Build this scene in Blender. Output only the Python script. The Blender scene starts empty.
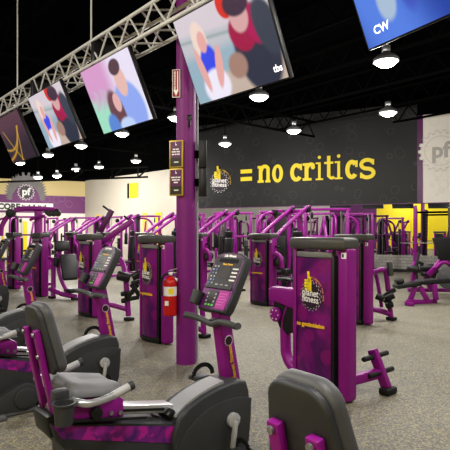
import bpy, bmesh, math, random
from mathutils import Vector, Matrix
random.seed(7)
C = bpy.context.scene.collection
PI = math.pi
F, H, HY = 500.0, 1.45, 230.0
TH = math.atan2(.652, .758)                 # heading of the bikes and of every machine row
B = Vector((math.cos(TH), math.sin(TH), 0)); Lf = Vector((-math.sin(TH), math.cos(TH), 0)); Z = Vector((0, 0, 1))
def V(*a): return Vector(a)
def at(px, py, d): return V((px-225)*d/F, d, H-(py-HY)*d/F)
def row(b, s, z=0): return B*b + Lf*s + Z*z

# ------------------------------------------------------------------ mesh builder
class MB:
    def __init__(s): s.bm = bmesh.new()
    def merge(s, t, M=None):
        if M is not None: bmesh.ops.transform(t, matrix=M, verts=t.verts)
        me = bpy.data.meshes.new('tmp'); t.to_mesh(me); t.free(); s.bm.from_mesh(me); bpy.data.meshes.remove(me); return s
    def box(s, c, size, M=None, bev=0, seg=2):
        t = bmesh.new(); bmesh.ops.create_cube(t, size=1)
        bmesh.ops.scale(t, vec=size, verts=t.verts)
        if bev: bmesh.ops.bevel(t, geom=t.edges[:], offset=bev, segments=seg, profile=.5, affect='EDGES')
        T = Matrix.Translation(V(*c))
        return s.merge(t, T @ M if M is not None else T)
    def bar(s, p, q, w, h, up=Z, bev=0, seg=2):
        p, q = V(*p), V(*q); d = q-p; x = d.normalized()
        y = V(*up).cross(x)
        if y.length < 1e-4: y = V(0, 1, 0).cross(x)
        y.normalize(); z = x.cross(y)
        M = Matrix((x, y, z)).transposed()
        return s.box((p+q)/2, (d.length, w, h), M.to_4x4(), bev, seg)
    def tube(s, pts, r, seg=12, sm=0, close=False):
        P = [V(*p) for p in pts]
        if sm:
            Q = []; n = len(P)
            for i in range(n if close else n-1):
                a = P[(i-1) % n] if close or i > 0 else P[0]; b = P[i]; c = P[(i+1) % n]
                d = P[(i+2) % n] if close or i+2 < n else c
                for k in range(sm):
                    t = k/sm
                    Q.append(.5*((2*b)+(c-a)*t+(2*a-5*b+4*c-d)*t*t+(3*b-a-3*c+d)*t**3))
            if not close: Q.append(P[-1])
            P = Q
        n = len(P); bm = s.bm; rings = []
        T0 = (P[1]-P[0]).normalized(); N = T0.orthogonal().normalized()
        for i in range(n):
            if close: T = (P[(i+1) % n]-P[i-1]).normalized()
            else: T = (P[min(i+1, n-1)]-P[max(i-1, 0)]).normalized()
            N = (N - T*N.dot(T)).normalized(); Bn = T.cross(N)
            rr = r[i] if isinstance(r, (list, tuple)) else r
            rings.append([bm.verts.new(P[i]+(N*math.cos(2*PI*k/seg)+Bn*math.sin(2*PI*k/seg))*rr) for k in range(seg)])
        for i in range(n if close else n-1):
            a, b = rings[i], rings[(i+1) % n]
            for k in range(seg): bm.faces.new((a[k], a[(k+1) % seg], b[(k+1) % seg], b[k]))
        if not close: bm.faces.new(rings[0][::-1]); bm.faces.new(rings[-1])
        return s
    def cyl(s, p, q, r, seg=20, bev=0):
        p, q = V(*p), V(*q); L = (q-p).length
        prof = [(0, 0), (r, 0), (r, L), (0, L)] if not bev else [(0, 0), (r-bev, 0), (r-.3*bev, .3*bev), (r, bev), (r, L-bev), (r-.3*bev, L-.3*bev), (r-bev, L), (0, L)]
        return s.lathe(prof, p, q-p, seg)
    def lathe(s, prof, o=(0, 0, 0), ax=(0, 0, 1), seg=24):
        o = V(*o); z = V(*ax).normalized(); x = z.orthogonal().normalized(); y = z.cross(x); rings = []
        for r, h in prof:
            if r < 1e-6: rings.append([s.bm.verts.new(o+z*h)])
            else: rings.append([s.bm.verts.new(o+z*h+(x*math.cos(2*PI*k/seg)+y*math.sin(2*PI*k/seg))*r) for k in range(seg)])
        for a, b in zip(rings, rings[1:]):
            for k in range(seg):
                k2 = (k+1) % seg
                if len(a) == 1 and len(b) == 1: continue
                if len(a) == 1: s.bm.faces.new((a[0], b[k2], b[k]))
                elif len(b) == 1: s.bm.faces.new((a[k], a[k2], b[0]))
                else: s.bm.faces.new((a[k], a[k2], b[k2], b[k]))
        return s
    def prism(s, poly, fr, d0, d1, bev=0, seg=2):
        """polygon (u,v) in frame fr=(origin,U,Vv,W) extruded along W from d0 to d1"""
        o, U, Vv, W = [V(*q) for q in fr]; t = bmesh.new()
        a = [t.verts.new(o+U*u+Vv*v+W*d0) for u, v in poly]; b = [t.verts.new(o+U*u+Vv*v+W*d1) for u, v in poly]
        n = len(poly); t.faces.new(a[::-1]); t.faces.new(b)
        for k in range(n): t.faces.new((a[k], a[(k+1) % n], b[(k+1) % n], b[k]))
        bmesh.ops.recalc_face_normals(t, faces=t.faces)
        if bev:
            rim = [e for e in t.edges if len(e.link_faces) == 2 and (len(e.link_faces[0].verts) == n) != (len(e.link_faces[1].verts) == n)] if n != 4 else t.edges[:]
            bmesh.ops.bevel(t, geom=rim, offset=bev, segments=seg, profile=.5, affect='EDGES')
        return s.merge(t)
    def flat(s, poly, fr, d=0):
        o, U, Vv, W = [V(*q) for q in fr]
        f = s.bm.faces.new([s.bm.verts.new(o+U*u+Vv*v+W*d) for u, v in poly])
        f.normal_update()
        if f.normal.dot(W) < 0: f.normal_flip()
        return s
    def build(s, name, mat, parent=None, label=None, kind=None, ang=38):
        bm = s.bm; bmesh.ops.recalc_face_normals(bm, faces=bm.faces) if not getattr(s, 'keep', False) else None
        for f in bm.faces: f.smooth = True
        ca = math.radians(ang)
        for e in bm.edges:
            if len(e.link_faces) == 2 and e.calc_face_angle(0) > ca: e.smooth = False
        me = bpy.data.meshes.new(name); bm.to_mesh(me); bm.free()
        me.materials.append(mat)
        o = bpy.data.objects.new(name, me); C.objects.link(o)
        if parent is not None: o.parent = parent
        if label: o['label'] = label
        if kind: o['kind'] = kind
        return o

def tag(o, label, cat, group=None, kind=None):
    o['label'] = label; o['category'] = cat
    if group: o['group'] = group
    if kind: o['kind'] = kind
    return o
def thing(name, label, cat, loc=(0, 0, 0), rz=0, group=None):
    o = bpy.data.objects.new(name, None); C.objects.link(o); o.empty_display_size = .1
    o.location = loc; o.rotation_euler = (0, 0, rz)
    return tag(o, label, cat, group)
def copy_tree(o, parent=None):
    c = o.copy(); C.objects.link(c); c.parent = parent
    for ch in list(o.children): copy_tree(ch, c)
    return c
def local(root, p):
    M = Matrix.Translation(root.location) @ root.rotation_euler.to_matrix().to_4x4()
    return M.inverted() @ V(*p)

# ------------------------------------------------------------------ text as mesh
def glyphs(txt, size, bold=0.0):
    cu = bpy.data.curves.new('t', 'FONT'); cu.body = txt; cu.size = size; cu.offset = bold; cu.resolution_u = 3
    cu.align_x = 'CENTER'; cu.align_y = 'CENTER'
    o = bpy.data.objects.new('t', cu); C.objects.link(o)
    me = bpy.data.meshes.new_from_object(o)
    bpy.data.objects.remove(o); bpy.data.curves.remove(cu)
    return me
def text(name, txt, size, fr, mat, parent, bold=0.0, sx=1.0, rot=0.0, shear=0.0):
    me = glyphs(txt, size, bold); t = bmesh.new(); t.from_mesh(me); bpy.data.meshes.remove(me)
    o, U, Vv, W = [V(*q) for q in fr]; c, s = math.cos(rot), math.sin(rot)
    for v in t.verts:
        u, w = v.co.x*sx+shear*v.co.y, v.co.y
        u, w = u*c-w*s, u*s+w*c
        v.co = o+U*u+Vv*w
    m = MB(); m.merge(t); m.keep = True
    return m.build(name, mat, parent)
def arc_text(name, txt, size, R, a0, a1, fr, mat, parent, bold=0.0):
    o, U, Vv, W = [V(*q) for q in fr]; m = MB(); m.keep = True; n = len(txt)
    for i, ch in enumerate(txt):
        if ch == ' ': continue
        a = a0+(a1-a0)*i/(n-1)
        me = glyphs(ch, size, bold); t = bmesh.new(); t.from_mesh(me); bpy.data.meshes.remove(me)
        c, s = math.cos(a-PI/2), math.sin(a-PI/2)
        for v in t.verts:
            u, w = v.co.x*c-v.co.y*s+R*math.cos(a), v.co.x*s+v.co.y*c+R*math.sin(a)
            v.co = o+U*u+Vv*w
        m.merge(t)
    return m.build(name, mat, parent)

# ------------------------------------------------------------------ materials
def node_mat(name):
    m = bpy.data.materials.new(name); m.use_nodes = True; nt = m.node_tree
    return m, nt, nt.nodes['Principled BSDF']
def mat(name, col, rough=.5, metal=0, var=.12, scale=9, bump=0, spec=.5, coat=0):
    m, nt, p = node_mat(name); N = nt.nodes; K = nt.links
    tc = N.new('ShaderNodeTexCoord'); nz = N.new('ShaderNodeTexNoise'); nz.inputs['Scale'].default_value = scale; nz.inputs['Detail'].default_value = 4
    K.new(tc.outputs['Object'], nz.inputs['Vector'])
    mx = N.new('ShaderNodeMix'); mx.data_type = 'RGBA'
    mx.inputs[6].default_value = (*[c*(1-var) for c in col], 1); mx.inputs[7].default_value = (*[min(1, c*(1+var)) for c in col], 1)
    K.new(nz.outputs['Fac'], mx.inputs[0]); K.new(mx.outputs[2], p.inputs['Base Color'])
    p.inputs['Roughness'].default_value = rough; p.inputs['Metallic'].default_value = metal
    p.inputs['Specular IOR Level'].default_value = spec; p.inputs['Coat Weight'].default_value = coat
    if bump:
        n2 = N.new('ShaderNodeTexNoise'); n2.inputs['Scale'].default_value = 220; bp = N.new('ShaderNodeBump'); bp.inputs['Strength'].default_value = bump
        bp.inputs['Distance'].default_value = .002
        K.new(tc.outputs['Object'], n2.inputs['Vector']); K.new(n2.outputs['Fac'], bp.inputs['Height']); K.new(bp.outputs['Normal'], p.inputs['Normal'])
    return m
def glow(name, col, st):
    m, nt, p = node_mat(name); p.inputs['Base Color'].default_value = (*col, 1)
    p.inputs['Emission Color'].default_value = (*col, 1); p.inputs['Emission Strength'].default_value = st; return m
def ramp(nt, stops):
    r = nt.nodes.new('ShaderNodeValToRGB'); e = r.color_ramp.elements
    while len(e) < len(stops): e.new(.5)
    for k, (p, c) in enumerate(stops): e[k].position = p; e[k].color = (*c, 1)
    return r

PURPLE = mat('purple_paint', (.25, .007, .225), .4, var=.08)
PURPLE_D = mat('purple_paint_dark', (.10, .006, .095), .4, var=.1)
COLUMN = mat('purple_column_paint', (.20, .012, .185), .5, var=.07)
PLASTIC = mat('charcoal_plastic', (.044, .046, .051), .5, bump=.15)
PLASTIC_L = mat('grey_plastic', (.115, .117, .122), .5, bump=.1)
BLACK = mat('black_plastic', (.010, .010, .011), .45)
CAPM = mat('cap_plastic', (.075, .073, .070), .42, bump=.1)
TRIMG = mat('grey_trim', (.20, .20, .195), .4)
PAD = mat('black_vinyl', (.016, .016, .018), .42, bump=.2)
PADG = mat('grey_vinyl', (.092, .093, .099), .5, bump=.25)
SEATG = mat('light_grey_vinyl', (.17, .17, .178), .5, bump=.25)
PADS = mat('charcoal_vinyl', (.068, .069, .073), .5, bump=.25)
RUBBER = mat('black_rubber', (.008, .008, .009), .65)
SILVER = mat('brushed_aluminium', (.62, .62, .63), .32, .75)
SILV2 = mat('satin_silver_plastic', (.42, .42, .43), .42, .25)
STEEL = mat('steel', (.45, .45, .46), .3, .85)
LGREY = mat('light_grey_plastic', (.42, .42, .43), .4)
WHITE = mat('white_print', (.85, .84, .82), .5, var=.03)
YEL = mat('yellow_print', (.88, .70, .02), .5, var=.08, scale=30)
GOLD = mat('gold_print', (.8, .48, .04), .5)
EMBL = mat('emblem_dark_print', (.03, .012, .03), .5)
RED = mat('extinguisher_red', (.55, .012, .01), .25, coat=.4)
GREEN = mat('green_key', (.15, .6, .1), .5); BLUEK = mat('blue_key', (.1, .25, .6), .5)
LCD = mat('lcd_glass', (.03, .028, .035), .2)
MAG = mat('magenta_print', (.38, .02, .28), .4)
TRUSSM = mat('aluminium_truss', (.72, .71, .69), .42, .1)
DSTEEL = mat('black_painted_steel', (.002, .002, .002), .95, spec=.05)

def art_mat():
    m, nt, p = node_mat('purple_swirl_print'); N = nt.nodes; K = nt.links
    tc = N.new('ShaderNodeTexCoord'); v = N.new('ShaderNodeTexVoronoi'); v.inputs['Scale'].default_value = 4.2; v.feature = 'SMOOTH_F1'; v.inputs['Smoothness'].default_value = .15
    nz = N.new('ShaderNodeTexNoise'); nz.inputs['Scale'].default_value = 3.2; nz.inputs['Detail'].default_value = 5; nz.inputs['Distortion'].default_value = .9
    K.new(tc.outputs['Object'], v.inputs['Vector']); K.new(tc.outputs['Object'], nz.inputs['Vector'])
    r1 = ramp(nt, [(.30, (.045, .003, .075)), (.46, (.12, .004, .13)), (.56, (.23, .007, .18)), (.72, (.13, .008, .27))]); K.new(nz.outputs['Fac'], r1.inputs[0])
    r2 = ramp(nt, [(.0, (1, 1, 1)), (.30, (.8, .8, .8)), (.34, (0, 0, 0)), (1, (0, 0, 0))]); K.new(v.outputs['Distance'], r2.inputs[0])
    mul = N.new('ShaderNodeMath'); mul.operation = 'MULTIPLY'; mul.inputs[1].default_value = .6; K.new(r2.outputs[0], mul.inputs[0])
    mx = N.new('ShaderNodeMix'); mx.data_type = 'RGBA'; mx.inputs[7].default_value = (.30, .006, .19, 1)
    K.new(mul.outputs[0], mx.inputs[0]); K.new(r1.outputs[0], mx.inputs[6]); K.new(mx.outputs[2], p.inputs['Base Color'])
    p.inputs['Roughness'].default_value = .35
    return m
ART = art_mat()
def stripe_mat():
    m, nt, p = node_mat('bubbly_stripe_print'); N = nt.nodes; K = nt.links
    tc = N.new('ShaderNodeTexCoord'); v = N.new('ShaderNodeTexVoronoi'); v.inputs['Scale'].default_value = 10; v.inputs['Randomness'].default_value = 1
    nz = N.new('ShaderNodeTexNoise'); nz.inputs['Scale'].default_value = 13
    K.new(tc.outputs['Object'], v.inputs['Vector']); K.new(tc.outputs['Object'], nz.inputs['Vector'])
    r1 = ramp(nt, [(.40, (.08, .014, .15)), (.47, (.19, .015, .22)), (.55, (.17, .015, .2)), (.58, (.42, .015, .29))]); K.new(nz.outputs['Fac'], r1.inputs[0])
    r2 = ramp(nt, [(.0, (1, 1, 1)), (.28, (.55, .55, .55)), (.45, (0, 0, 0)), (1, (0, 0, 0))]); K.new(v.outputs['Distance'], r2.inputs[0])
    mul = N.new('ShaderNodeMath'); mul.operation = 'MULTIPLY'; mul.inputs[1].default_value = .75; K.new(r2.outputs[0], mul.inputs[0])
    mx = N.new('ShaderNodeMix'); mx.data_type = 'RGBA'; mx.inputs[7].default_value = (.45, .015, .28, 1)
    K.new(mul.outputs[0], mx.inputs[0]); K.new(r1.outputs[0], mx.inputs[6]); K.new(mx.outputs[2], p.inputs['Base Color'])
    p.inputs['Roughness'].default_value = .4
    return m
STRIPE = stripe_mat()
def floor_mat():
    m, nt, p = node_mat('speckled_rubber_floor'); N = nt.nodes; K = nt.links
    tc = N.new('ShaderNodeTexCoord'); src = tc.outputs['Object']
    def nz(sc, det=2):
        n = N.new('ShaderNodeTexNoise'); n.inputs['Scale'].default_value = sc; n.inputs['Detail'].default_value = det; K.new(src, n.inputs['Vector']); return n.outputs['Fac']
    v = N.new('ShaderNodeTexVoronoi'); v.inputs['Scale'].default_value = 105; K.new(src, v.inputs['Vector'])
    sep = N.new('ShaderNodeSeparateColor'); K.new(v.outputs['Color'], sep.inputs[0])
    fl = ramp(nt, [(0, (.17, .16, .145)), (.35, (.24, .225, .20)), (.62, (.30, .28, .245)), (.80, (.40, .36, .25)), (.90, (.52, .44, .22)), (1, (.60, .56, .46))]); fl.color_ramp.interpolation = 'CONSTANT'
    K.new(sep.outputs[0], fl.inputs[0])
    big = ramp(nt, [(.3, (.66, .67, .64)), (.7, (.84, .845, .81))]); K.new(nz(.8, 3), big.inputs[0])
    mx = N.new('ShaderNodeMix'); mx.data_type = 'RGBA'; mx.blend_type = 'MULTIPLY'; mx.inputs[0].default_value = 1
    K.new(fl.outputs[0], mx.inputs[6]); K.new(big.outputs[0], mx.inputs[7])
    K.new(mx.outputs[2], p.inputs['Base Color']); p.inputs['Roughness'].default_value = .62
    bp = N.new('ShaderNodeBump'); bp.inputs['Strength'].default_value = .25; bp.inputs['Distance'].default_value = .003
    K.new(nz(90, 3), bp.inputs['Height']); K.new(bp.outputs['Normal'], p.inputs['Normal'])
    return m
def ring_mat(name, base, ringc, scale, amt, th=.03, rad=.30):
    m, nt, p = node_mat(name); N = nt.nodes; K = nt.links
    tc = N.new('ShaderNodeTexCoord'); v = N.new('ShaderNodeTexVoronoi'); v.inputs['Scale'].default_value = scale; K.new(tc.outputs['Object'], v.inputs['Vector'])
    r = ramp(nt, [(0, (0, 0, 0)), (rad-th, (0, 0, 0)), (rad, (1, 1, 1)), (rad+th, (1, 1, 1)), (rad+2*th, (0, 0, 0))]); K.new(v.outputs['Distance'], r.inputs[0])
    mul = N.new('ShaderNodeMath'); mul.operation = 'MULTIPLY'; mul.inputs[1].default_value = amt; K.new(r.outputs[0], mul.inputs[0])
    mx = N.new('ShaderNodeMix'); mx.data_type = 'RGBA'; mx.inputs[6].default_value = (*base, 1); mx.inputs[7].default_value = (*ringc, 1)
    K.new(mul.outputs[0], mx.inputs[0]); K.new(mx.outputs[2], p.inputs['Base Color']); p.inputs['Roughness'].default_value = .55
    return m
def block_mat():
    m, nt, p = node_mat('grey_block_wall'); N = nt.nodes; K = nt.links
    tc = N.new('ShaderNodeTexCoord'); mp = N.new('ShaderNodeMapping'); mp.inputs['Rotation'].default_value = (PI/2, 0, 0)
    K.new(tc.outputs['Object'], mp.inputs['Vector'])
    b = N.new('ShaderNodeTexBrick'); b.inputs['Color1'].default_value = (.36, .35, .32, 1); b.inputs['Color2'].default_value = (.30, .29, .27, 1); b.inputs['Mortar'].default_value = (.2, .195, .18, 1)
    b.inputs['Scale'].default_value = 2.5; b.inputs['Mortar Size'].default_value = .02
    K.new(mp.outputs[0], b.inputs['Vector']); K.new(b.outputs['Color'], p.inputs['Base Color']); p.inputs['Roughness'].default_value = .5
    return m
FLOORM = floor_mat()
MURAL = ring_mat('charcoal_mural_paint', (.0048, .0048, .005), (.05, .05, .05), 2.2, .4)
BEIGE = mat('beige_wall_paint', (.56, .52, .44), .7, var=.05, scale=1)
CREAM = ring_mat('cream_mural_paint', (.80, .76, .69), (.70, .66, .60), 2.0, .5)
PWALL = ring_mat('purple_mural_paint', (.16, .03, .155), (.26, .09, .25), 1.6, .6)
YWALL = mat('yellow_wall_paint', (.90, .70, .02), .6, var=.04, scale=1)
BLKWALL = mat('black_wall_paint', (.003, .003, .003), .95, spec=0)
CEILM = mat('black_ceiling_paint', (.002, .002, .0021), 1.0, var=.4, scale=.7, spec=0)
BLOCK = block_mat()
MIR, _nt, _p = node_mat('mirror_glass'); _p.inputs['Metallic'].default_value = 1; _p.inputs['Roughness'].default_value = .0; _p.inputs['Base Color'].default_value = (.82, .84, .84, 1)

# ------------------------------------------------------------------ setting
def slab_wall(name, p, q, z0, z1, m, th=.1, side=1, kind='structure'):
    """wall from p to q; its own object frame: x along, y into the wall, z up"""
    p, q = V(p[0], p[1], 0), V(q[0], q[1], 0); d = q-p; L = d.length
    o = MB().box((L/2, side*th/2, (z0+z1)/2), (L, th, z1-z0)).build(name, m)
    o.location = p; o.rotation_euler = (0, 0, math.atan2(d.y, d.x)); o['kind'] = kind
    return o
CEIL = 5.8
fl = MB().box((-1, 12, -.05), (44, 44, .1)).build('floor', FLOORM); fl['kind'] = 'structure'
ce = MB().box((-1, 12, CEIL+.05), (44, 44, .1)).build('ceiling', CEILM); ce['kind'] = 'structure'
W0 = V(6.055, 17.3, 0); Wd = V(-.893, .449, 0).normalized(); Wn = V(-.449, -.893, 0).normalized()
def wp(s, z=0, off=0): return W0+Wd*s+Wn*off+Z*z
S_END = 8.09; S_R = -9.0
def s_of(px):
    k = (px-225)/F
    return (W0.x-k*W0.y)/(k*Wd.y-Wd.x)
# wall runs right-to-left seen from its face, so frame x runs from the left end to the right end
slab_wall('wall_right', wp(S_END), wp(S_R), 0, .585, BLOCK)
slab_wall('wall_right.001', wp(S_END, off=-.03), wp(S_R, off=-.03), .585, CEIL, BLKWALL)
slab_wall('baseboard_right', wp(S_END, off=.02), wp(S_R, off=.02), 0, .10, BLACK, .02)
SM = [S_END-.02, 5.2, 2.4, s_of(411), -2.6, -6]
mlab = ['wide mirror panel under the gear emblem end of the charcoal mural', 'wide mirror panel under the equals sign lettering', 'wide mirror panel under the end of the critics lettering',
        'wide mirror panel right of the visible seam, reflecting the yellow wall', 'mirror panel at the far right end of the mirror strip']
for k in range(4):
    a, b = wp(SM[k]-.004, off=.0), wp(SM[k+1]+.004, off=.0)
    o = slab_wall('mirror_panel', a, b, .585, 2.37, MIR, .015); tag(o, mlab[k], 'mirror', 'mirror panels along the right wall', 'thing')
S_P0, S_P1 = s_of(417.3), s_of(423)
mur = slab_wall('wall_mural', wp(S_END, off=.01), wp(S_P0, off=.01), 2.37, CEIL, MURAL, .03); 
slab_wall('trim_1', wp(S_P0, off=.02), wp(S_P1, off=.02), 2.37, 5.35, PURPLE_D, .03)
crm = slab_wall('wall_right_panel', wp(S_P1, off=.012), wp(S_R, off=.012), 2.37, 5.35, CREAM, .03)
slab_wall('trim_2', wp(S_END, off=.03), wp(S_R, off=.03), 2.345, 2.372, PURPLE_D, .03)
# beige wall, purple wall, rear walls
C1 = wp(S_END); C2 = V(-7.67, 27.4, 0); C3 = C2+V(-.908, -.42, 0)*14
slab_wall('wall_back', C2, C1, 0, 4.15, BEIGE)
slab_wall('wall_back.001', C2, C1, 4.15, CEIL, BLKWALL)
slab_wall('wall_left', C3, C2, 0, 2.35, CREAM); slab_wall('wall_left.001', C3, C2, 2.35, 3.28, PWALL, .1)
slab_wall('wall_left.002', C3, C2, 3.28, 4.1, mat('pale_yellow_wall_paint', (.66, .54, .27), .7, var=.05, scale=1)); slab_wall('wall_left.003', C3, C2, 4.1, CEIL, BLKWALL)
R0 = row(-6, 24); R1 = row(-6, 8.6); R2 = row(-6, 5.0); R3 = row(-6, -13)
slab_wall('wall_rear', R1, R0, 0, CEIL, CREAM, side=1); slab_wall('wall_rear.001', R2, R1, 0, CEIL, PWALL); slab_wall('wall_rear.002', R3, R2, 0, CEIL, YWALL)
slab_wall('wall_side', wp(S_R), R3, 0, CEIL, BEIGE)

# black open-web roof joists
def joist(p, q, z, dep=.55, name='roof_joist'):
    m = MB(); p, q = V(p[0], p[1], z), V(q[0], q[1], z); n = max(4, int((q-p).length/.75)); dz = Z*dep
    m.bar(p, q, .06, .06); m.bar(p+dz, q+dz, .06, .06)
    for k in range(n):
        a = p.lerp(q, k/n); b = p.lerp(q, (k+.5)/n); c = p.lerp(q, (k+1)/n)
        m.bar(a, b+dz, .025, .025); m.bar(b+dz, c, .025, .025)
    o = m.build(name, JST); o['kind'] = 'structure'; return o
JST = mat('grey_black_joist_paint', (.004, .004, .004), 1.0, spec=0)
for k in range(9):
    b = -1.0+k*2.1
    joist(row(b, -6), row(b, 24 if b < 7 else (20 if b < 12 else 13)), CEIL-.6, .5)
for s in (3.5, 11.0, 18.0):
    joist(row(-4, s), row(13.5 if s > 10 else 14.5, s), CEIL-1.15, .5, 'roof_girder')
gd = MB(); g0, g1 = at(-14, 182.5, 21), at(148, 177, 20.6)
gd.bar(g0, g1, .07, .07)
for a, b in (((70, 180.5), (82, 172)), ((112, 178.5), (122, 169)), ((138, 177.5), (147, 169.5)), ((138, 177.5), (138, 168)), ((112, 178.5), (112, 168))):
    gd.bar(at(*a, 20.7), at(*b, 20.7), .05, .06)
gd.bar(at(60, 171, 20.7), at(148, 167, 20.7), .05, .06)
o = gd.build('roof_girder', DSTEEL); o['kind'] = 'structure'

# purple column
COLC = V(-.425, 5.46, 0)
col = MB().cyl(COLC, COLC+Z*CEIL, .107, 40).build('trim_column', COLUMN); col['kind'] = 'structure'

# ------------------------------------------------------------------ emblem
def gear_poly(R, r, n, ph=0.0):
    P = []
    for k in range(n):
        a = 2*PI*k/n+ph; w = 2*PI/n
        for da, rr in ((-.28, r), (-.2, R), (.2, R), (.28, r)): P.append((rr*math.cos(a+da*w), rr*math.sin(a+da*w)))
    return P
def emblem(parent, fr, R, name='emblem', lettering=True, gearm=None, diskm=None):
    o, U, Vv, W = [V(*q) for q in fr]
    g = MB(); g.keep = True; g.flat(gear_poly(R, R*.86, 18), fr, .001); e = g.build(name, gearm or WHITE, parent)
    d = MB(); d.keep = True; d.flat(gear_poly(R*.965, R*.825, 18), fr, .0025); d.build('emblem_disc', diskm or EMBL, e)
    # thumbs-up fist: four stacked fingers, wrist and thumb
    h = MB(); s = R/.14
    def rr(cx, cy, w, hh, th=.004, a=0):
        M3 = Matrix((U, Vv, W)).transposed().to_4x4() @ Matrix.Rotation(a, 4, 'Z')
        h.box(o+U*cx*s+Vv*cy*s+W*(.004+th/2), (w*s, hh*s, th), M3, bev=min(w, hh)*s*.3 if min(w, hh)*s*.3 < th*.45 else th*.45)
    ox, oy = -.045, .10
    for k in range(4): rr(ox-.004*(k % 3), oy-.045+k*.026, .062+.004*(k % 2), .022)
    rr(ox+.035, oy-.01, .05, .10); rr(ox+.02, oy+.075, .028, .085, a=.12); rr(ox+.028, oy+.04, .045, .05)
    h.build('thumb_print', YEL, e)
    if lettering:
        text('lettering', 'planet', R*.62, (o+Vv*R*.17+W*.0092, U, Vv, W), WHITE, e, .014*R, 1.0, -.06)
        text('lettering', 'fitness', R*.60, (o-Vv*R*.24+W*.0092, U, Vv, W), WHITE, e, .014*R, 1.0, -.06)
        arc_text('arc_lettering', 'the judgement free zone', R*.25, R*1.18, PI*.52, -PI*.06, (o+W*.003, U, Vv, W), GOLD, e)
    return e

# mural emblem and lettering (frame: U to the right, V up, W out of the wall)
U_W = -Wd
def wall_frame(s, z, off): return (wp(s, z, off), U_W, Z, Wn)
me_ = thing('wall_emblem', 'white and yellow gear emblem with thumbs-up painted on the charcoal mural', 'emblem', wp(s_of(220), 3.40, .041))
M0 = wp(s_of(212), 3.37, .041)
emblem(me_, ((0, 0, 0), U_W, Z, Wn), .43, 'gear')
let = thing('wall_lettering', 'large yellow slab lettering "= no critics" on charcoal mural', 'lettering', (0, 0, 0))
XH = .66; ST = .155; BZ = 3.30
def thick(pts, w):
    """outline polygon of a stroke with flat ends"""
    n = len(pts); A, Bq = [], []
    for i in range(n):
        a = pts[max(i-1, 0)]; b = pts[min(i+1, n-1)]; dx, dy = b[0]-a[0], b[1]-a[1]; l = math.hypot(dx, dy)
        nx, ny = -dy/l*w/2, dx/l*w/2
        A.append((pts[i][0]+nx, pts[i][1]+ny)); Bq.append((pts[i][0]-nx, pts[i][1]-ny))
    return A+Bq[::-1]
def arc(cx, cy, rx, ry, a0, a1, n=20): return [(cx+rx*math.cos(a0+(a1-a0)*k/n), cy+ry*math.sin(a0+(a1-a0)*k/n)) for k in range(n+1)]
def letter(ch, px0, px1):
    s0, s1 = s_of(px0), s_of(px1); w = s0-s1; fr = wall_frame(s0, BZ, .041); m = MB(); m.keep = True; x = XH; t = min(ST, w*.36); q = [0]
    def st(poly):
        q[0] += 1; m.flat(poly, fr, .002+.0006*q[0])
    def R(x0, y0, x1, y1): st([(x0, y0), (x1, y0), (x1, y1), (x0, y1)])
    sf = t*.62
    if ch == '=': R(0, .40, w, .56); R(0, .10, w, .26)
    if ch == 'n':
        R(.10*w, 0, .10*w+t, x); R(0, x-sf, .1*w+t*.6, x); R(0, 0, .2*w+t, sf)
        st(thick([(.1*w+t*.6, x*.66)]+arc(w*.56, x-.22*x-t*.05, w*.25, .19*x, PI*.8, 0, 14)+[(w*.81, 0)], t*.92)); R(w*.60, 0, w, sf)
    if ch == 'o': st(arc(w/2, x/2, w/2, x*.53, 0, 2*PI, 40)[:-1])
    if ch == 'c':
        st(thick(arc(w*.53, x/2, w*.53-t/2, x*.53-t/2, PI*.22, PI*1.78, 30), t)); R(w-.6*t, x*.62, w, x*.98)
    if ch == 'r':
        R(.16*w, 0, .16*w+t, x); R(0, x-sf, .2*w+t*.5, x); R(0, 0, .42*w+t, sf)
        st(thick(arc(w*.68, x*.58, w*.34, x*.34, PI, PI*.25, 12), t*.9)); st(arc(w*.86, x*.76, t*.55, t*.6, 0, 2*PI, 14)[:-1])
    if ch == 'i':
        R(.5*w-t*.5, 0, .5*w+t*.5, x); R(0, x-sf, .5*w, x); R(0, 0, w, sf); st(arc(.5*w, x*1.28, t*.62, t*.62, 0, 2*PI, 16)[:-1])
    if ch == 't':
        R(.3*w, .1, .3*w+t, x*1.33); R(0, x-sf, w*.95, x); st(thick([(.3*w+t/2, .2)]+arc(.3*w+t*.5+.33*w, .22, .33*w, .22-t*.42, PI, PI*1.75, 10), t*.85))
    if ch == 's':
        st(thick(arc(w*.5, x*.74, w*.40, x*.235, PI*.12, PI*1.5, 16)+arc(w*.5, x*.265, w*.42, x*.235, PI*.5, -PI*.88, 16), t*.9)); R(w*.82, x*.70, w*.96, x); R(.02*w, 0, .16*w, x*.3)
    o = m.build('letter', YEL, let)
    if ch == 'o':
        m = MB(); m.keep = True; m.flat(arc(w/2, x/2, w/2-t*.95, x*.53-t*.8, 0, 2*PI, 30)[:-1], fr, .005); m.build('letter_counter', MURAL, o)
for ch, a, b in (('=', 241, 252.5), ('n', 258, 271), ('o', 272.5, 283.5), ('c', 290.5, 302.5), ('r', 303, 315), ('i', 316, 323.5), ('t', 324.5, 334), ('i', 335, 343), ('c', 345.5, 358), ('s', 360, 375)):
    letter(ch, a, b)
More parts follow.
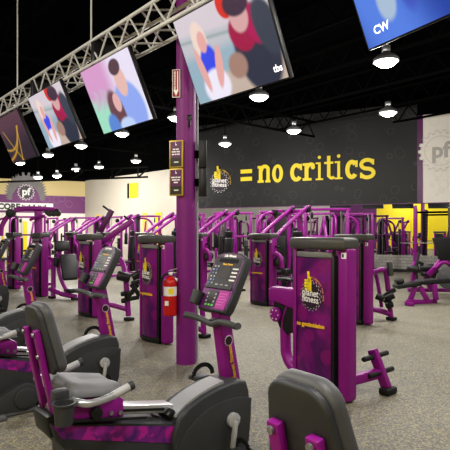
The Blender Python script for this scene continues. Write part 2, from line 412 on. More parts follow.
# cream panel emblem "pf"
pe = thing('wall_emblem', 'pale grey gear outline around pf letters on the cream wall panel', 'emblem', wp(s_of(440.5), 4.1, .043))
PEG = mat('pale_grey_print', (.62, .60, .56), .6, var=.05)
g = MB(); g.keep = True; fr0 = ((0, 0, 0), U_W, Z, Wn); g.flat(gear_poly(.70, .63, 18), fr0, .001); ge = g.build('gear', PEG, pe)
g = MB(); g.keep = True; g.flat(gear_poly(.66, .59, 18), fr0, .003); g.build('gear_field', CREAM, ge)
g = MB(); g.keep = True; g.flat(arc(0, 0, .50, .50, 0, 2*PI, 40)[:-1], fr0, .0045); ri = g.build('ring', PEG, pe)
g = MB(); g.keep = True; g.flat(arc(0, 0, .475, .475, 0, 2*PI, 40)[:-1], fr0, .006); g.build('ring_field', CREAM, ri)
text('lettering', 'pf', .72, (Wn*.008, U_W, Z, Wn), mat('grey_letter_print', (.45, .43, .41), .6), pe, .025)

# far left wall emblem and strip sign
Pd = V(.908, .42, 0).normalized(); Pn = V(.42, -.908, 0).normalized()
def pw(px, z=0, off=0):
    k = (px-225)/F; t = (C2.x-k*C2.y)/(k*Pd.y-Pd.x); p = C2+Pd*t
    return p+Z*z+Pn*off
ls = thing('wall_emblem', 'grey gear arch with dark pf gear over the purple wall band', 'emblem', pw(26, 3.42, .012))
frL = ((0, 0, 0), Pd, Z, Pn)
g = MB(); g.keep = True; outer = [p for p in gear_poly(1.05, .88, 22) if p[1] > -.5]; g.flat(sorted(outer, key=lambda p: -math.atan2(p[1]+.51, p[0])), frL, .002)
ga = g.build('gear_arch', mat('silver_grey_print', (.20, .19, .19), .6), ls)
g = MB(); g.keep = True; g.flat([(.70*math.cos(PI*k/24), -.5+.9*math.sin(PI*k/24)) for k in range(25)], frL, .006); g.build('arch_field', PWALL, ga)
g = MB(); g.keep = True; g.flat(gear_poly(.42, .365, 16), frL, .012); gs = g.build('gear', WHITE, ls)
g = MB(); g.keep = True; g.flat(gear_poly(.385, .33, 16), frL, .015); g.build('gear_disc', EMBL, gs)
text('lettering', 'pf', .52, (Pn*.02+Z*.02, Pd, Z, Pn), WHITE, ls, .018)
sg = thing('strip_sign', 'long white strip sign with black lettering below the purple wall band', 'sign', pw(20, 2.66, .05))
wS = (pw(52)-pw(-16)).length
MB().box(Pn*0, (wS, .04, .40), Matrix.Rotation(math.atan2(Pd.y, Pd.x), 4, 'Z')).build('board', WHITE, sg)
text('lettering', 'CORE', .40, (pw(9, 2.65, .08)-pw(20, 2.66, .05), Pd, Z, Pn), BLACK, sg, .02)
g = MB(); a0 = pw(22, 2.66, .08)-pw(20, 2.66, .05); a1 = pw(49, 2.66, .08)-pw(20, 2.66, .05)
g.tube([a0.lerp(a1, k/60)+Z*(.07*math.sin(k*1.25)+.06*math.sin(k*.53)) for k in range(61)], .022, 6); g.build('script_lettering', BLACK, sg)
bs = thing('wall_sign', 'small yellow poster with dark left strip on the beige back wall', 'sign')
Bd = (C1-C2).normalized(); Bn = V(-Bd.y, Bd.x, 0); Bn = Bn if Bn.y < 0 else -Bn
def bw(px, z=0, off=0):
    k = (px-225)/F; t = (C2.x-k*C2.y)/(k*Bd.y-Bd.x); return C2+Bd*t+Bn*off+Z*z
def bw_panel(name, px0, px1, z0, z1, m, parent=None, off=.02, th=.02):
    p, q = bw(px0, 0, off), bw(px1, 0, off); mm = MB().bar(p+Z*(z0+z1)/2, q+Z*(z0+z1)/2, th, z1-z0)
    return mm.build(name, m, parent)
bw_panel('dark_strip', 127.7, 129.8, 3.0, 3.72, BLACK, bs); yp = bw_panel('poster', 129.8, 138.3, 3.0, 3.72, YEL, bs)
for k, zz in enumerate((3.56, 3.44, 3.32, 3.16)): bw_panel('printed_line', 131, 137.2-(k % 2), zz-.03, zz+.03, GOLD, yp, .034, .004)
for k, (a, b) in enumerate(((96, 101), (143, 147), (156, 162))):
    o = bw_panel('trim_%d' % (k+3), a, b, 0, 2.25, YWALL, None, .02); o['kind'] = 'structure'
for k, (a, b) in enumerate(((2, 4), (23, 27))):
    p, q = pw(a, 0, .03), pw(b, 0, .03); o = MB().bar(p+Z*.95, q+Z*.95, .02, 1.9).build('trim_%d' % (k+6), YWALL); o['kind'] = 'structure'

# ------------------------------------------------------------------ recumbent bike
KP = Matrix.Identity(3)
def make_bike():
    r = thing('recumbent_bike', '', 'exercise bike')
    XZ = ((0, 0, 0), (1, 0, 0), (0, 0, 1), (0, -1, 0))       # prism frame: u=x, v=z, depth toward the near side
    # front housing
    prof = [(-.42, .03), (-.43, .28), (-.385, .375), (-.32, .420), (-.22, .458), (-.11, .484), (0, .497), (.08, .497), (.135, .482), (.158, .42), (.168, .34), (.168, .25), (.155, .12), (.13, .03)]
    sh = MB().prism(prof, XZ, -.08, .15, .018, 3).build('front_housing', PLASTIC, r)
    low = [(-.40, .04), (-.40, .20)] + [(-.02+.40*math.cos(a), .13+.275*math.sin(a)) for a in [PI*(.90-k*.56/14) for k in range(15)]] + [(.167, .34), (.165, .27), (.150, .12), (.125, .04)]
    MB().prism(low, XZ, -.088, .158, .006, 2).build('housing_panel', PLASTIC, sh)
    tp = MB(); pts = [(-.395, .372), (-.36, .399), (-.32, .422), (-.27, .443), (-.22, .460), (-.165, .475), (-.11, .487), (-.07, .494), (-.03, .499)]
    tp.prism([(a, b+.012) for a, b in pts]+[(a, b-.004) for a, b in pts[::-1]], XZ, -.02, .115)
    tp.build('top_trim', SILV2, sh, 'silver curved top strip')
    MB().bar((-.43, 0, .375), (-.385, 0, .40), .20, .03, bev=.008).build('rail_stop', BLACK, sh)
    # rail, beam, lower fairing
    MB().bar((-1.09, 0, .545), (-.37, 0, .40), .10, .05, bev=.006).build('seat_rail', SILVER, r)
    MB().bar((-1.10, -.051, .547), (-.43, -.051, .411), .004, .014).build('rail_slot', BLACK, r)
    body = [(-1.125, .518), (-.40, .345), (-.38, .03), (-.97, .03), (-1.02, .12), (-1.03, .34), (-1.10, .43)]
    MB().prism(body, XZ, -.12, .12, .015, 2).build('main_beam', PLASTIC, r)
    for s in (1, -1):
        fr = ((0, -s*.121, 0), (1, 0, 0), (0, 0, 1), (0, -s, 0))
        m = MB(); m.flat([(-1.12, .511), (-1.07, .434), (-.415, .232), (-.355, .314)], fr, .002); m.build('printed_stripe', STRIPE, r, 'purple bubble-print stripe')
        td = [(-1.0, .04), (-1.0, .115)] + [(-.70+.115*math.cos(a), .125+.115*math.sin(a)) for a in [PI*(.55-k*1.05/12) for k in range(13)]]
        fa = MB().prism(td, fr, -.005, .075, .012, 2).build('rear_fairing', PLASTIC, r)
        MB().cyl((-.70, -s*.19, .125), (-.70, -s*.212, .125), .085, 32, .012).build('fairing_disc', PLASTIC, fa)
    m = MB()
    m.box((-.90, 0, .018), (.09, .52, .036), bev=.012); m.box((.05, 0, .018), (.09, .46, .036), bev=.012); m.bar((-.95, -.17, .02), (-.35, -.17, .02), .05, .03, bev=.006); m.build('base_frame', PLASTIC_L, r)
    MB().box((-1.105, 0, .495), (.05, .20, .12), Matrix.Rotation(-.2, 4, 'Y'), .02).build('rear_cover', BLACK, r)
    # cranks and pedals
    for s, a in ((1, PI*1.45), (-1, PI*.40)):
        y = -s*.165; d = V(math.cos(a), 0, math.sin(a)); e = V(0, y-s*.03, .276)+d*.165
        cd = MB().cyl((0, y+s*.01, .276), (0, y-s*.025, .276), .045, 24, .006).build('crank_hub', LGREY, r)
        MB().bar(V(0, y-s*.028, .276), e, .022, .034, up=(0, 1, 0), bev=.006).build('crank_arm', LGREY, cd)
        pd = MB().box(e+V(.015, -s*.065, 0), (.115, .10, .03), bev=.008).build('pedal', PLASTIC, r)
        st = []
        for k in range(13):
            t = PI*k/12; st.append(e+V(.02, -s*.065+.06*math.cos(t), .012+.055*math.sin(t)))
        if s < 0: st = [e+V(.05-.085*math.cos(PI*k/12), -s*.065, .005+.075*math.sin(PI*k/12)) for k in range(13)]
        m = MB()
        for p, q in zip(st, st[1:]): m.bar(p, q, .03, .008, up=(1, 0, 0) if s > 0 else (0, 1, 0))
        m.build('pedal_strap', RUBBER, pd)
    # post, emblem, handlebar
    po = MB()
    po.prism([(.065, .44), (.185, .44), (.085, .93), (-.015, .94)], XZ, -.042, .042, .012, 3); po = po.build('console_post', PURPLE, r)
    frp = ((.073, -.0425, .735), (1, 0, 0), (0, 0, 1), (0, -1, 0))
    g = MB(); g.keep = True; g.flat(gear_poly(.036, .032, 14), frp, .002); ge = g.build('post_emblem', WHITE, po)
    g = MB(); g.keep = True; g.flat(gear_poly(.032, .027, 14), frp, .003); g.build('emblem_disc', EMBL, ge)
    text('post_lettering', 'planet fitness', .045, ((.103, -.0455, .585), (1, 0, 0), (0, 0, 1), (0, -1, 0)), GOLD, po, .0015, 1, PI*.5+.2)
    hb = MB().tube([(-.085, .225, .885), (-.06, .19, .882), (-.025, .12, .864), (-.03, 0, .85), (-.03, -.08, .872), (-.025, -.18, .870), (-.035, -.235, .868), (-.055, -.275, .878)], .021, 12, 6).build('handlebar', PADS, r)
    MB().bar((-.04, 0, .855), (.05, 0, .87), .05, .05, bev=.01).build('handlebar_clamp', PLASTIC, hb)
    # console
    up = V(.46, 0, .888).normalized(); nn = V(-.888, 0, .46).normalized(); U = V(0, -1, 0); O = V(-.045, 0, .935)
    fr = (O, U, up, nn); Hc, Wc = .40, .155
    outline = [(-Wc*.86, 0), (Wc*.86, 0), (Wc*.96, .03), (Wc, .10), (Wc, Hc-.05), (Wc*.93, Hc-.012), (Wc*.6, Hc+.008), (0, Hc+.016), (-Wc*.6, Hc+.008), (-Wc*.93, Hc-.012), (-Wc, Hc-.05), (-Wc, .10), (-Wc*.96, .03)]
    co = MB().prism(outline, fr, -.065, 0, .012, 3).build('console', PLASTIC, r)
    sc = [(u*.93, .012+v*.945) for u, v in outline]
    MB().prism(sc, fr, -.002, .003).build('face_plate', mat_face, co)
    def q(name, u0, v0, u1, v1, m, d=.006, par=None):
        cu, cv = (u0+u1)/2, (v0+v1)/2
        return MB().prism([(u0, v0), (u1, v0), (u1, v1), (u0, v1)], fr, .002, d, .0008, 1).build(name, m, par or co)
    up_ = q('upper_panel', -.128, .165, .128, .375, LCDP); q('panel_lip', -.132, .15, .132, .166, PLASTIC, .014)
    q('message_strip', -.09, .335, .10, .362, LCD, .0075, up_); sd = q('display', -.035, .225, .055, .31, LCDG, .0075, up_)
    text('lettering', 'Planet Fitness', .018, (O+up*.322+nn*.0082+U*.01, U, up, nn), GOLD, up_, .001)
    text('lettering', 'Life Fitness', .026, (O+up*.384+nn*.0042, U, up, nn), WHITE, co, .0015)
    kb = MB()
    for i in range(4):
        for j in range(3): kb.prism([(a*.008+.082+j*.019, b*.005+.215+i*.026) for a, b in ((-1, -1), (1, -1), (1, 1), (-1, 1))], fr, .005, .0085)
    kb.build('number_keys', WHITE, up_)
    kl = MB()
    for i in range(6):
        for j in range(2):
            kk = MB() if (i*2+j) % 3 == 0 else kl
            kk.prism([(a*.007-.112+j*.030+(i % 2)*.006, b*.006+.185+i*.024) for a, b in ((-1, -1), (1, -1), (1, 1), (-1, 1))], fr, .005, .0085)
            if kk is not kl: kk.build('program_key', BLUEK, up_)
    kl.build('program_keys', LGREY, up_)
    lk = MB(); 
    for j in range(3): lk.prism([(a*.013-.03+j*.05, b*.004+.178) for a, b in ((-1, -1), (1, -1), (1, 1), (-1, 1))], fr, .005, .0085)
    lk.build('label_keys', LGREY, up_)
    lp = q('lower_panel', -.085, .022, .02, .135, LCDP); q('lower_display', -.055, .06, -.012, .105, LCDG, .0075, lp)
    k2 = MB()
    for j in range(3): k2.prism([(a*.009-.062+j*.032, b*.006+.036) for a, b in ((-1, -1), (1, -1), (1, 1), (-1, 1))], fr, .005, .0085)
    k2.build('green_keys', GREEN, lp)
    k3 = MB()
    for j in range(6): k3.prism([(a*.005-.07+(j % 2)*.074, b*.006+.062+(j//2)*.025) for a, b in ((-1, -1), (1, -1), (1, 1), (-1, 1))], fr, .005, .0085)
    k3.build('arrow_keys', LGREY, lp)
    inf = q('instruction_label', .03, .02, .125, .14, MAG, .006)
    tl = MB()
    for k in range(5): tl.prism([(.04, .045+k*.018), (.04+.05+(k*37 % 5)*.006, .045+k*.018), (.04+.05+(k*37 % 5)*.006, .050+k*.018), (.04, .050+k*.018)], fr, .005, .0068)
    tl.build('printed_lines', mat_pink, inf)
    ch = MB()
    pts = [(-.145+.052*math.cos(a), .045*math.sin(a)) for a in [2*PI*k/24 for k in range(24)]]
    ch.lathe([(0, 0), (.034, 0), (.042, .085), (.035, .085), (.028, .01), (0, .01)], O+U*(-.142)+up*.02+nn*.035, up, 24); ch.build('console_cup_holder', PLASTIC, co)
    # seat
    bv = V(-.09, 0, .42).normalized(); bn = V(bv.z, 0, -bv.x)       # forward normal of the backrest
    ob = V(-1.085, 0, .752)
    def ol(w0, w1, h, rb=.05, rt=.11):
        P = []
        for cx, cy, r_, a0 in ((w0-rb, rb, rb, -PI/2), (w1-rt, h-rt, rt, 0), (-(w1-rt), h-rt, rt, PI/2), (-(w0-rb), rb, rb, PI)):
            for k in range(7): a = a0+PI/2*k/6; P.append((cx+r_*math.cos(a), cy+r_*math.sin(a)*(1 if r_ == rb else 1)))
        return P
    frb = (ob, (0, 1, 0), bv, bn)
    bk = MB().prism(ol(.152, .110, .345, rt=.07), frb, -.008, .045, .022, 4).build('backrest', PADG, r, 'grey padded backrest')
    MB().prism(ol(.147, .105, .337, rt=.066), frb, -.030, -.004, .012, 3).build('back_shell', PLASTIC, bk)
    for y in (.066, -.066):
        p0 = ob+bv*.23-bn*.045; p1 = ob-bv*.20-bn*.045
        bb = MB().bar(p0+V(0, y, 0), p1+V(0, y, 0), .043, .028, up=bn, bev=.006).build('back_bracket', PURPLE, r)
        for t in (.04, .30): MB().cyl(p0.lerp(p1, t)+V(0, y, 0)-bn*.016, p0.lerp(p1, t)+V(0, y, 0)-bn*.024, .011, 12).build('bolt', STEEL, bb)
    # seat cushion: soft saucer with raised rear and centre groove
    t = bmesh.new(); NX, NY = 16, 18
    su, sn = V(.31, 0, -.045).normalized(), V(.045, 0, .31).normalized(); o0 = V(-1.055, 0, .638)
    grid = []
    def wfun(u): return .185*(1-.35*max(0, (u-.35)/.65)**2)*(1-.15*max(0, (.2-u)/.2)**2)
    for side in (1, 0):
        gr = []
        for i in range(NX+1):
            u = i/NX; rowv = []
            for j in range(NY+1):
                v = j/NY*2-1; w = wfun(u); edge = max(abs(v)**5, abs(2*u-1)**7)
                if side: h = .052-.040*edge+.018*abs(v)**2*(1-edge)+.012*(1-u)**2-.010*math.exp(-(v/.12)**2)*(u > .35)
                else: h = -.005+.010*edge
                rowv.append(t.verts.new(o0+su*(u*.325)+V(0, v*w, 0)+sn*h))
            gr.append(rowv)
        grid.append(gr)
    for gi, gr in enumerate(grid):
        for i in range(NX):
            for j in range(NY): t.faces.new((gr[i][j], gr[i+1][j], gr[i+1][j+1], gr[i][j+1]))
    T_, B_ = grid
    ring = lambda g_: [g_[0][j] for j in range(NY)]+[g_[i][NY] for i in range(NX)]+[g_[NX][NY-j] for j in range(NY)]+[g_[NX-i][0] for i in range(NX)]
    ra, rb2 = ring(T_), ring(B_); n = len(ra)
    for k in range(n): t.faces.new((ra[k], ra[(k+1) % n], rb2[(k+1) % n], rb2[k]))
    MB().merge(t).build('seat', SEATG, r, 'grey contoured seat cushion', ang=60)
    MB().prism([(-1.05, .625), (-.76, .575), (-.735, .555), (-.735, .455), (-.765, .445), (-1.03, .50)], XZ, -.125, .125, .008, 2).build('seat_carriage', PURPLE, r)
    kn = MB().cyl((-.90, -.12, .525), (-.90, -.16, .525), .032, 10, .008); kn.build('adjust_knob', BLACK, r)
    MB().bar((-1.06, -.135, .52), (-.60, -.135, .43), .016, .016, bev=.004).build('adjust_lever', BLACK, r)
    for x, z in ((-.81, .50), (-.757, .49)): MB().cyl((x, -.124, z), (x, -.133, z), .012, 12).build('bolt', STEEL, r)
    for s in (1, -1):
        hd = MB().tube([(-1.0, -s*.12, .61), (-1.05, -s*.20, .635), (-1.055, -s*.255, .645), (-1.01, -s*.285, .635), (-.94, -s*.29, .638), (-.87, -s*.29, .652)], .018, 12, 6).build('side_handle', SILVER, r)
        MB().cyl((-.885, -s*.29, .648), (-.785, -s*.29, .676), .0205, 16, .003).build('handle_grip', LGREY, hd)
        MB().cyl((-.80, -s*.29, .672), (-.775, -s*.29, .679), .0225, 16, .003).build('grip_cap', PLASTIC, hd)
    cu = MB(); c0 = V(-1.125, -.275, .565)
    cu.lathe([(0, 0), (.040, 0), (.048, .088), (.054, .092), (.054, .099), (.044, .099), (.037, .008), (0, .008)], c0, Z, 28)
    cu = cu.build('cup_holder', PLASTIC, r)
    MB().box(c0+V(.012, .075, .10), (.075, .06, .08), bev=.012).build('tray', PLASTIC, cu)
    return r
def fgrad():
    m, nt, p = node_mat('console_face_print'); N = nt.nodes; K = nt.links
    tc = N.new('ShaderNodeTexCoord'); sp = N.new('ShaderNodeSeparateXYZ'); K.new(tc.outputs['Generated'], sp.inputs[0])
    r = ramp(nt, [(0, (.13, .02, .16)), (.35, (.15, .025, .16)), (.8, (.12, .06, .13)), (1, (.12, .05, .12))]); K.new(sp.outputs['Z'], r.inputs[0]); K.new(r.outputs[0], p.inputs['Base Color'])
    p.inputs['Roughness'].default_value = .35; return m
mat_face = fgrad(); mat_pink = mat('pink_print', (.6, .12, .45), .5)
LCDP = mat('console_black_panel', (.040, .038, .045), .3); LCDG = mat('display_grey', (.075, .07, .075), .25)

bike = make_bike()
BIKES = [((1.292, 2.095), 'recumbent bike nearest the camera, only its charcoal backrest showing'), ((-.06, 3.22), 'recumbent bike in the foreground with full side, cup holder and console visible'),
         ((-1.175, 4.55), 'second recumbent bike on the left, directly behind the foreground bike'), ((-2.44, 6.03), 'third recumbent bike back, its console in front of a purple weight tower'),
         ((-3.98, 8.7), 'farthest recumbent bike at the left edge, only console showing')]
for k, ((x, y), lab) in enumerate(BIKES):
    hd_ = TH
    o = bike if k == 0 else copy_tree(bike)
    if k == 0:
        near = o
    o.location = (x, y, 0); o.rotation_euler = (0, 0, TH); o['label'] = lab; o['group'] = 'row of recumbent exercise bikes'

near.rotation_euler.z = math.radians(38)          # the nearest bike stands slightly turned, its seat slid back on the rail
for c in near.children:
    if c.name.split('.')[0] in ('backrest', 'seat', 'seat_carriage', 'back_bracket', 'side_handle', 'cup_holder', 'adjust_knob', 'adjust_lever', 'bolt'): c.location.x -= .25

# ------------------------------------------------------------------ selectorized weight machines
NYF = ((0, 0, 0), (0, -1, 0), (0, 0, 1), (-1, 0, 0))
def plan(x0, bulge, y0, y1, back, n=12):
    P = [(back, y0)]
    for k in range(n+1):
        t = k/n; y = y0+(y1-y0)*t; P.append((x0-bulge*(1-(2*t-1)**2), y))
    P.append((back, y1)); return P
def tower(root):
    tower_parts(root)
    def sc(o):
        o.data.transform(Matrix.Diagonal((1, .87, 1, 1)))
        for c in o.children: sc(c)
    for o in root.children: sc(o)
def tower_parts(root):
    PL = ((0, 0, 0), (1, 0, 0), (0, 1, 0), (0, 0, 1))
    MB().prism(plan(-.02, .05, -.21, .31, .16), PL, 0, .07, .012, 2).build('base_cover', BLACK, root)
    MB().box((.06, -.285, .655), (.14, .125, 1.29), bev=.03, seg=3).build('upright', PURPLE, root)
    MB().box((.04, .305, .655), (.14, .05, 1.29), bev=.015, seg=2).build('upright', PURPLE, root)
    MB().box((.09, .05, .65), (.10, .40, 1.15), bev=.01).build('weight_stack', BLACK, root)
    sh = MB().prism(plan(-.015, .05, -.195, .275, .04), PL, .06, 1.235, .008, 2).build('shroud', BLACK, root)
    m = MB(); n = 14; prev = None
    for k in range(n+1):
        t = k/n; y = -.170+.435*t; x = -.022-.05*(1-(2*((y+.195)/.47)-1)**2)
        a = (m.bm.verts.new((x, y, .075)), m.bm.verts.new((x, y, 1.205)))
        if prev: m.bm.faces.new((prev[0], prev[1], a[1], a[0]))
        prev = a
    pn = m.build('front_panel', ART, root, 'purple swirl-print front panel')
    MB().prism(plan(-.03, .05, -.18, .27, .02), PL, 1.212, 1.262, .008, 2).build('panel_trim', TRIMG, root)
    MB().prism(plan(-.055, .055, -.345, .345, .15), PL, 1.280, 1.385, .036, 4).build('cap', CAPM, root)
    frE = ((-.073, .04, .88), (0, -1, 0), (0, 0, 1), (-1, 0, 0))
    emblem(pn, frE, .135)
    text('lettering', 'no gymtimidation', .050, ((-.0765, .045, .625), (0, -1, 0), (0, 0, 1), (-1, 0, 0)), GOLD, pn, .003, 1.0)
    st = MB().box((-.0115, -.305, 1.235), (.003, .055, .05)).build('sticker', WHITE, root)
    MB().box((-.0135, -.295, 1.235), (.002, .02, .028)).build('print_mark', BLACK, st)
def pad(name, root, c, size, M=None, bev=.03, m=None, label=None): return MB().box(c, size, M, min(bev, min(size)*.45), 3).build(name, m or PAD, root, label)
def foot(root, c, sx=.13, sy=.13): return MB().box((c[0], c[1], .025), (sx, sy, .05), bev=.012).build('rubber_foot', RUBBER, root)

def lever_parts(root, hi=1.98, w=.5):
    """press machine behind the tower: mast, two lever arms, seat, back pad, base"""
    MB().bar((.12, -.05, .06), (1.35, -.05, .06), .08, .07, bev=.012).build('base_rail', PURPLE, root)
    MB().bar((1.05, -.45, .06), (1.05, .40, .06), .08, .07, bev=.012).build('base_rail', PURPLE, root)
    for y in (-.45, .40): foot(root, (1.05, y, 0))
    MB().bar((1.18, -.05, .08), (1.05, -.05, hi-.03), .09, .09, bev=.014).build('mast', PURPLE, root)
    MB().bar((1.05, -.05-w/2-.05, hi-.06), (1.05, -.05+w/2+.05, hi-.06), .07, .07, bev=.012).build('crossbeam', PURPLE, root)
    for y in (-.05-w/2, -.05+w/2):
        ar = MB().tube([(1.12, y, hi+.02), (1.0, y, hi-.03), (.45, y, hi-.36), (.12, y, hi-.60), (.08, y, hi-.78)], .042, 12, 4).build('lever_arm', PURPLE, root)
        MB().cyl((1.05, y-.06, hi-.03), (1.05, y+.06, hi-.03), .06, 18, .01).build('pivot', BLACK, ar)
        MB().cyl((.08, y-.02, hi-.76), (.08, y+.16 if y > -.05 else y-.16, hi-.78), .019, 12).build('grip', RUBBER, ar)
    pad('seat', root, (.72, -.05, .46), (.36, .36, .07)); MB().bar((.75, -.05, .08), (.75, -.05, .43), .07, .07, bev=.01).build('seat_post', PURPLE, root)
    pad('backrest', root, (.98, -.05, .90), (.075, .28, .72), Matrix.Rotation(.10, 4, 'Y'))
    pad('headrest', root, (1.0, -.05, 1.36), (.07, .24, .14))
    # black tall cable cam column
    MB().box((1.22, .20, .85), (.10, .12, 1.3), bev=.02).build('counterweight', BLACK, root)

def arch_roller_parts(root, P):
    """leg machine: arched upright, base tube, foam rollers; points P already local"""
    MB().tube(P['arch'], .036, 12, 6).build('arched_upright', PURPLE, root); MB().tube(P['base'], .036, 12).build('base_tube', PURPLE, root)
    foot(root, P['foot'])

MACH = 'purple selectorized weight machines'
def machine(label, loc, rz=TH): return thing('weight_machine', label, 'weight machine', loc, rz, MACH)
# --- T1 nearest
T1 = machine('nearest purple weight tower with gear emblem, right of the column, foot peg stand beside it', (.825, 4.37, 0))
tower(T1)
t = T1
pf = MB().bar((.50, -.35, .05), (.47, -.225, .375), .085, .06, up=(1, 0, 0), bev=.012).build('peg_stand', PURPLE, t)
for z, y in ((.19, -.30), (.325, -.245)):
    MB().cyl((.30, y, z-.01), (.68, y, z-.01), .023, 14, .005).build('foot_peg', RUBBER, pf)
MB().box((.505, -.36, .03), (.16, .10, .06), bev=.018, seg=3).build('rubber_foot', RUBBER, pf)
MB().bar((.10, -.22, .16), (.49, -.29, .175), .07, .085, bev=.012).build('connecting_arm', PURPLE, t)
frS = ((.10, 0, 0), (0, 1, 0), (0, 0, 1), (-1, 0, 0))
MB().prism([(.28, .90), (.62, .90), (.66, .875), (.66, .775), (.28, .70)], frS, -.05, .07, .02, 3).build('swing_arm', PURPLE, t)
MB().prism([(.33, .74), (.63, .77), (.61, .63), (.55, .51), (.46, .46), (.34, .49)], frS, -.04, .03, .015, 3).build('cam', BLACK, t)
dsk = MB().cyl((.07, .57, .635), (.03, .57, .635), .07, 28, .01).build('range_disc', PURPLE, t)
m = MB()
for k in range(6): MB().cyl((.03, .57+.047*math.cos(k*PI/3), .635+.047*math.sin(k*PI/3)), (.027, .57+.047*math.cos(k*PI/3), .635+.047*math.sin(k*PI/3)), .008, 8).build('disc_hole', WHITE, dsk)
MB().tube([(.12, .44, .74), (.12, .505, .58), (.12, .505, .35), (.12, .49, .24), (.12, .41, .15), (.12, .24, .12)], .052, 14, 5).build('side_tube', PURPLE, t)
# --- T2
T2 = machine('purple weight tower behind the column with the red extinguisher in front', (-.94, 6.50, 0)); tower(T2)
t = T2; q = lambda px, py, d: local(t, at(px, py, d))
MB().tube([q(190, 322, 6.9), q(196, 328, 6.7), q(202, 330, 6.75)], .036, 12).build('base_tube', PURPLE, t)
MB().tube([q(202, 306, 6.75), q(204, 334, 6.75)], .036, 12).build('base_upright', PURPLE, t); foot(t, q(204.5, 337, 6.75))
# --- T4 leg extension right
T4 = machine('purple weight tower right of and behind the nearest one, leg machine with black rollers attached', (1.98, 7.78, 0)); tower(T4)
t = T4; q = lambda px, py, d: local(t, at(px, py, d))
MB().tube([q(374, 272, 8.0), q(380, 270, 8.0), q(385, 271, 8.02), q(387.5, 284, 8.05), q(391, 318, 8.05)], .04, 12, 5).build('arched_upright', PURPLE, t); foot(t, q(391.5, 320, 8.05))
MB().tube([q(375.5, 274, 8.15), q(378, 284, 8.15), q(381.5, 307, 8.15)], .03, 12, 4).build('rear_upright', PURPLE, t)
MB().tube([q(372, 309, 8.1), q(381, 311, 8.05), q(390, 314, 8.05)], .042, 12, 3).build('base_tube', PURPLE, t)
pad('backrest', t, q(390, 268.5, 8.0), (.10, .07, .24), Matrix.Rotation(-.15, 4, 'X'), .035, PADS)
m = MB()
for a, b in (((376, 296), (384, 299)), ((386, 299), (394, 295)), ((386, 306), (393, 304))): m.cyl(q(*a, 7.95), q(*b, 7.9), .05, 16, .012)
m.build('foam_rollers', RUBBER, t)
MB().bar(q(383, 297, 8.0), q(395, 289, 8.05), .06, .08, bev=.02).build('linkage', BLACK, t)
MB().bar(q(384, 300, 8.0), q(392, 306, 8.0), .04, .06, bev=.01).build('linkage', BLACK, t)
# --- T5
T5 = machine('purple weight tower behind the second bike console, diagonal lever arm rising to its right', (-2.33, 8.42, 0)); tower(T5)
t = T5; q = lambda px, py, d: local(t, at(px, py, d))
for k, (a, b, d) in enumerate((((100, 244), (133, 220), 8.8), ((100, 232), (112, 210), 9.4))):
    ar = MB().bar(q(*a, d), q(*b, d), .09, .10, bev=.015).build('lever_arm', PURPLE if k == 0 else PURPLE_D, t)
    MB().cyl(q(b[0]-1, b[1]+2, d), q(b[0]-9, b[1]-4, d), .02, 10).build('grip', RUBBER, ar)
MB().tube([q(108, 262, 8.5), q(115, 258, 8.4), q(122, 262, 8.25), q(125.5, 276, 8.1), q(127, 296, 8.05), q(128.5, 316, 8.02)], .045, 14, 5).build('arched_upright', PURPLE, t); foot(t, q(129, 320, 8.02))
MB().tube([q(97, 303, 8.45), q(112, 305, 8.25), q(128, 309.5, 8.05)], .042, 12, 3).build('base_tube', PURPLE, t)
for a, b, rr in (((117, 275), (130, 278), .075), ((132, 277.5), (144, 271), .06), ((131, 283), (142, 281), .035)):
    MB().cyl(q(*a, 7.9), q(*b, 7.95), rr, 18, .02).build('foam_roller', PAD, t)
m = MB()
for a, b in (((124, 302), (138, 284)), ((122, 294), (134, 292)), ((123, 300), (139, 297)), ((131, 284), (140, 296))): m.bar(q(*a, 8.0), q(*b, 8.05), .05, .07, bev=.012)
for a in ((123, 294), (123.5, 301)): m.cyl(q(a[0]-2, a[1], 7.95), q(a[0]+3, a[1]-.5, 7.95), .038, 14, .008)
m.build('leg_linkage', BLACK, t)
# --- T6, T7
T6 = machine('purple weight tower behind the third bike console, black reclined seat at its right', (-4.12, 11.0, 0)); tower(T6)
t = T6; q = lambda px, py, d: local(t, at(px, py, d)); RX = lambda a: Matrix.Rotation(a, 4, 'X')
pad('backrest', t, q(69.5, 267, 10.5), (.36, .10, .56), Matrix.Rotation(-.30, 4, 'X'), .045, PAD)
pad('headrest', t, q(62, 246, 10.6), (.32, .10, .22), Matrix.Rotation(-.15, 4, 'X'), .04, PAD)
pad('seat', t, q(74, 290, 10.5), (.34, .34, .09), None, .04)
MB().tube([q(49, 258, 10.7), q(56, 259, 10.6), q(60, 252, 10.6), q(62, 248, 10.6)], .035, 12, 4).build('head_tube', PURPLE, t)
MB().tube([q(60, 251, 10.6), q(58.5, 268, 10.6), q(63, 284, 10.5), q(71, 297, 10.4)], .04, 12, 4).build('seat_upright', PURPLE, t)
MB().tube([q(53.5, 258, 10.7), q(53.5, 285, 10.7), q(53, 297, 10.6)], .05, 12).build('rear_upright', PURPLE, t)
MB().tube([q(50, 289, 10.7), q(62, 294, 10.5), q(76, 297, 10.4)], .05, 12).build('base_tube', PURPLE, t); foot(t, q(75, 299, 10.35)); foot(t, q(52, 298, 10.65))
pad('pivot_housing', t, q(56.5, 262, 10.5), (.12, .1, .2), None, .045)
T7 = machine('purple weight tower at the left edge behind the farthest bike', (-5.30, 12.42, 0)); tower(T7)
t = T7; q = lambda px, py, d: local(t, at(px, py, d))
MB().tube([q(17, 283, 12.1), q(30, 284, 11.9)], .04, 10).build('base_tube', PURPLE, t); foot(t, q(31, 286, 11.9))
MB().tube([q(30, 285, 11.9), q(31, 262, 11.9), q(34, 252, 11.9)], .035, 10, 3).build('base_upright', PURPLE, t)
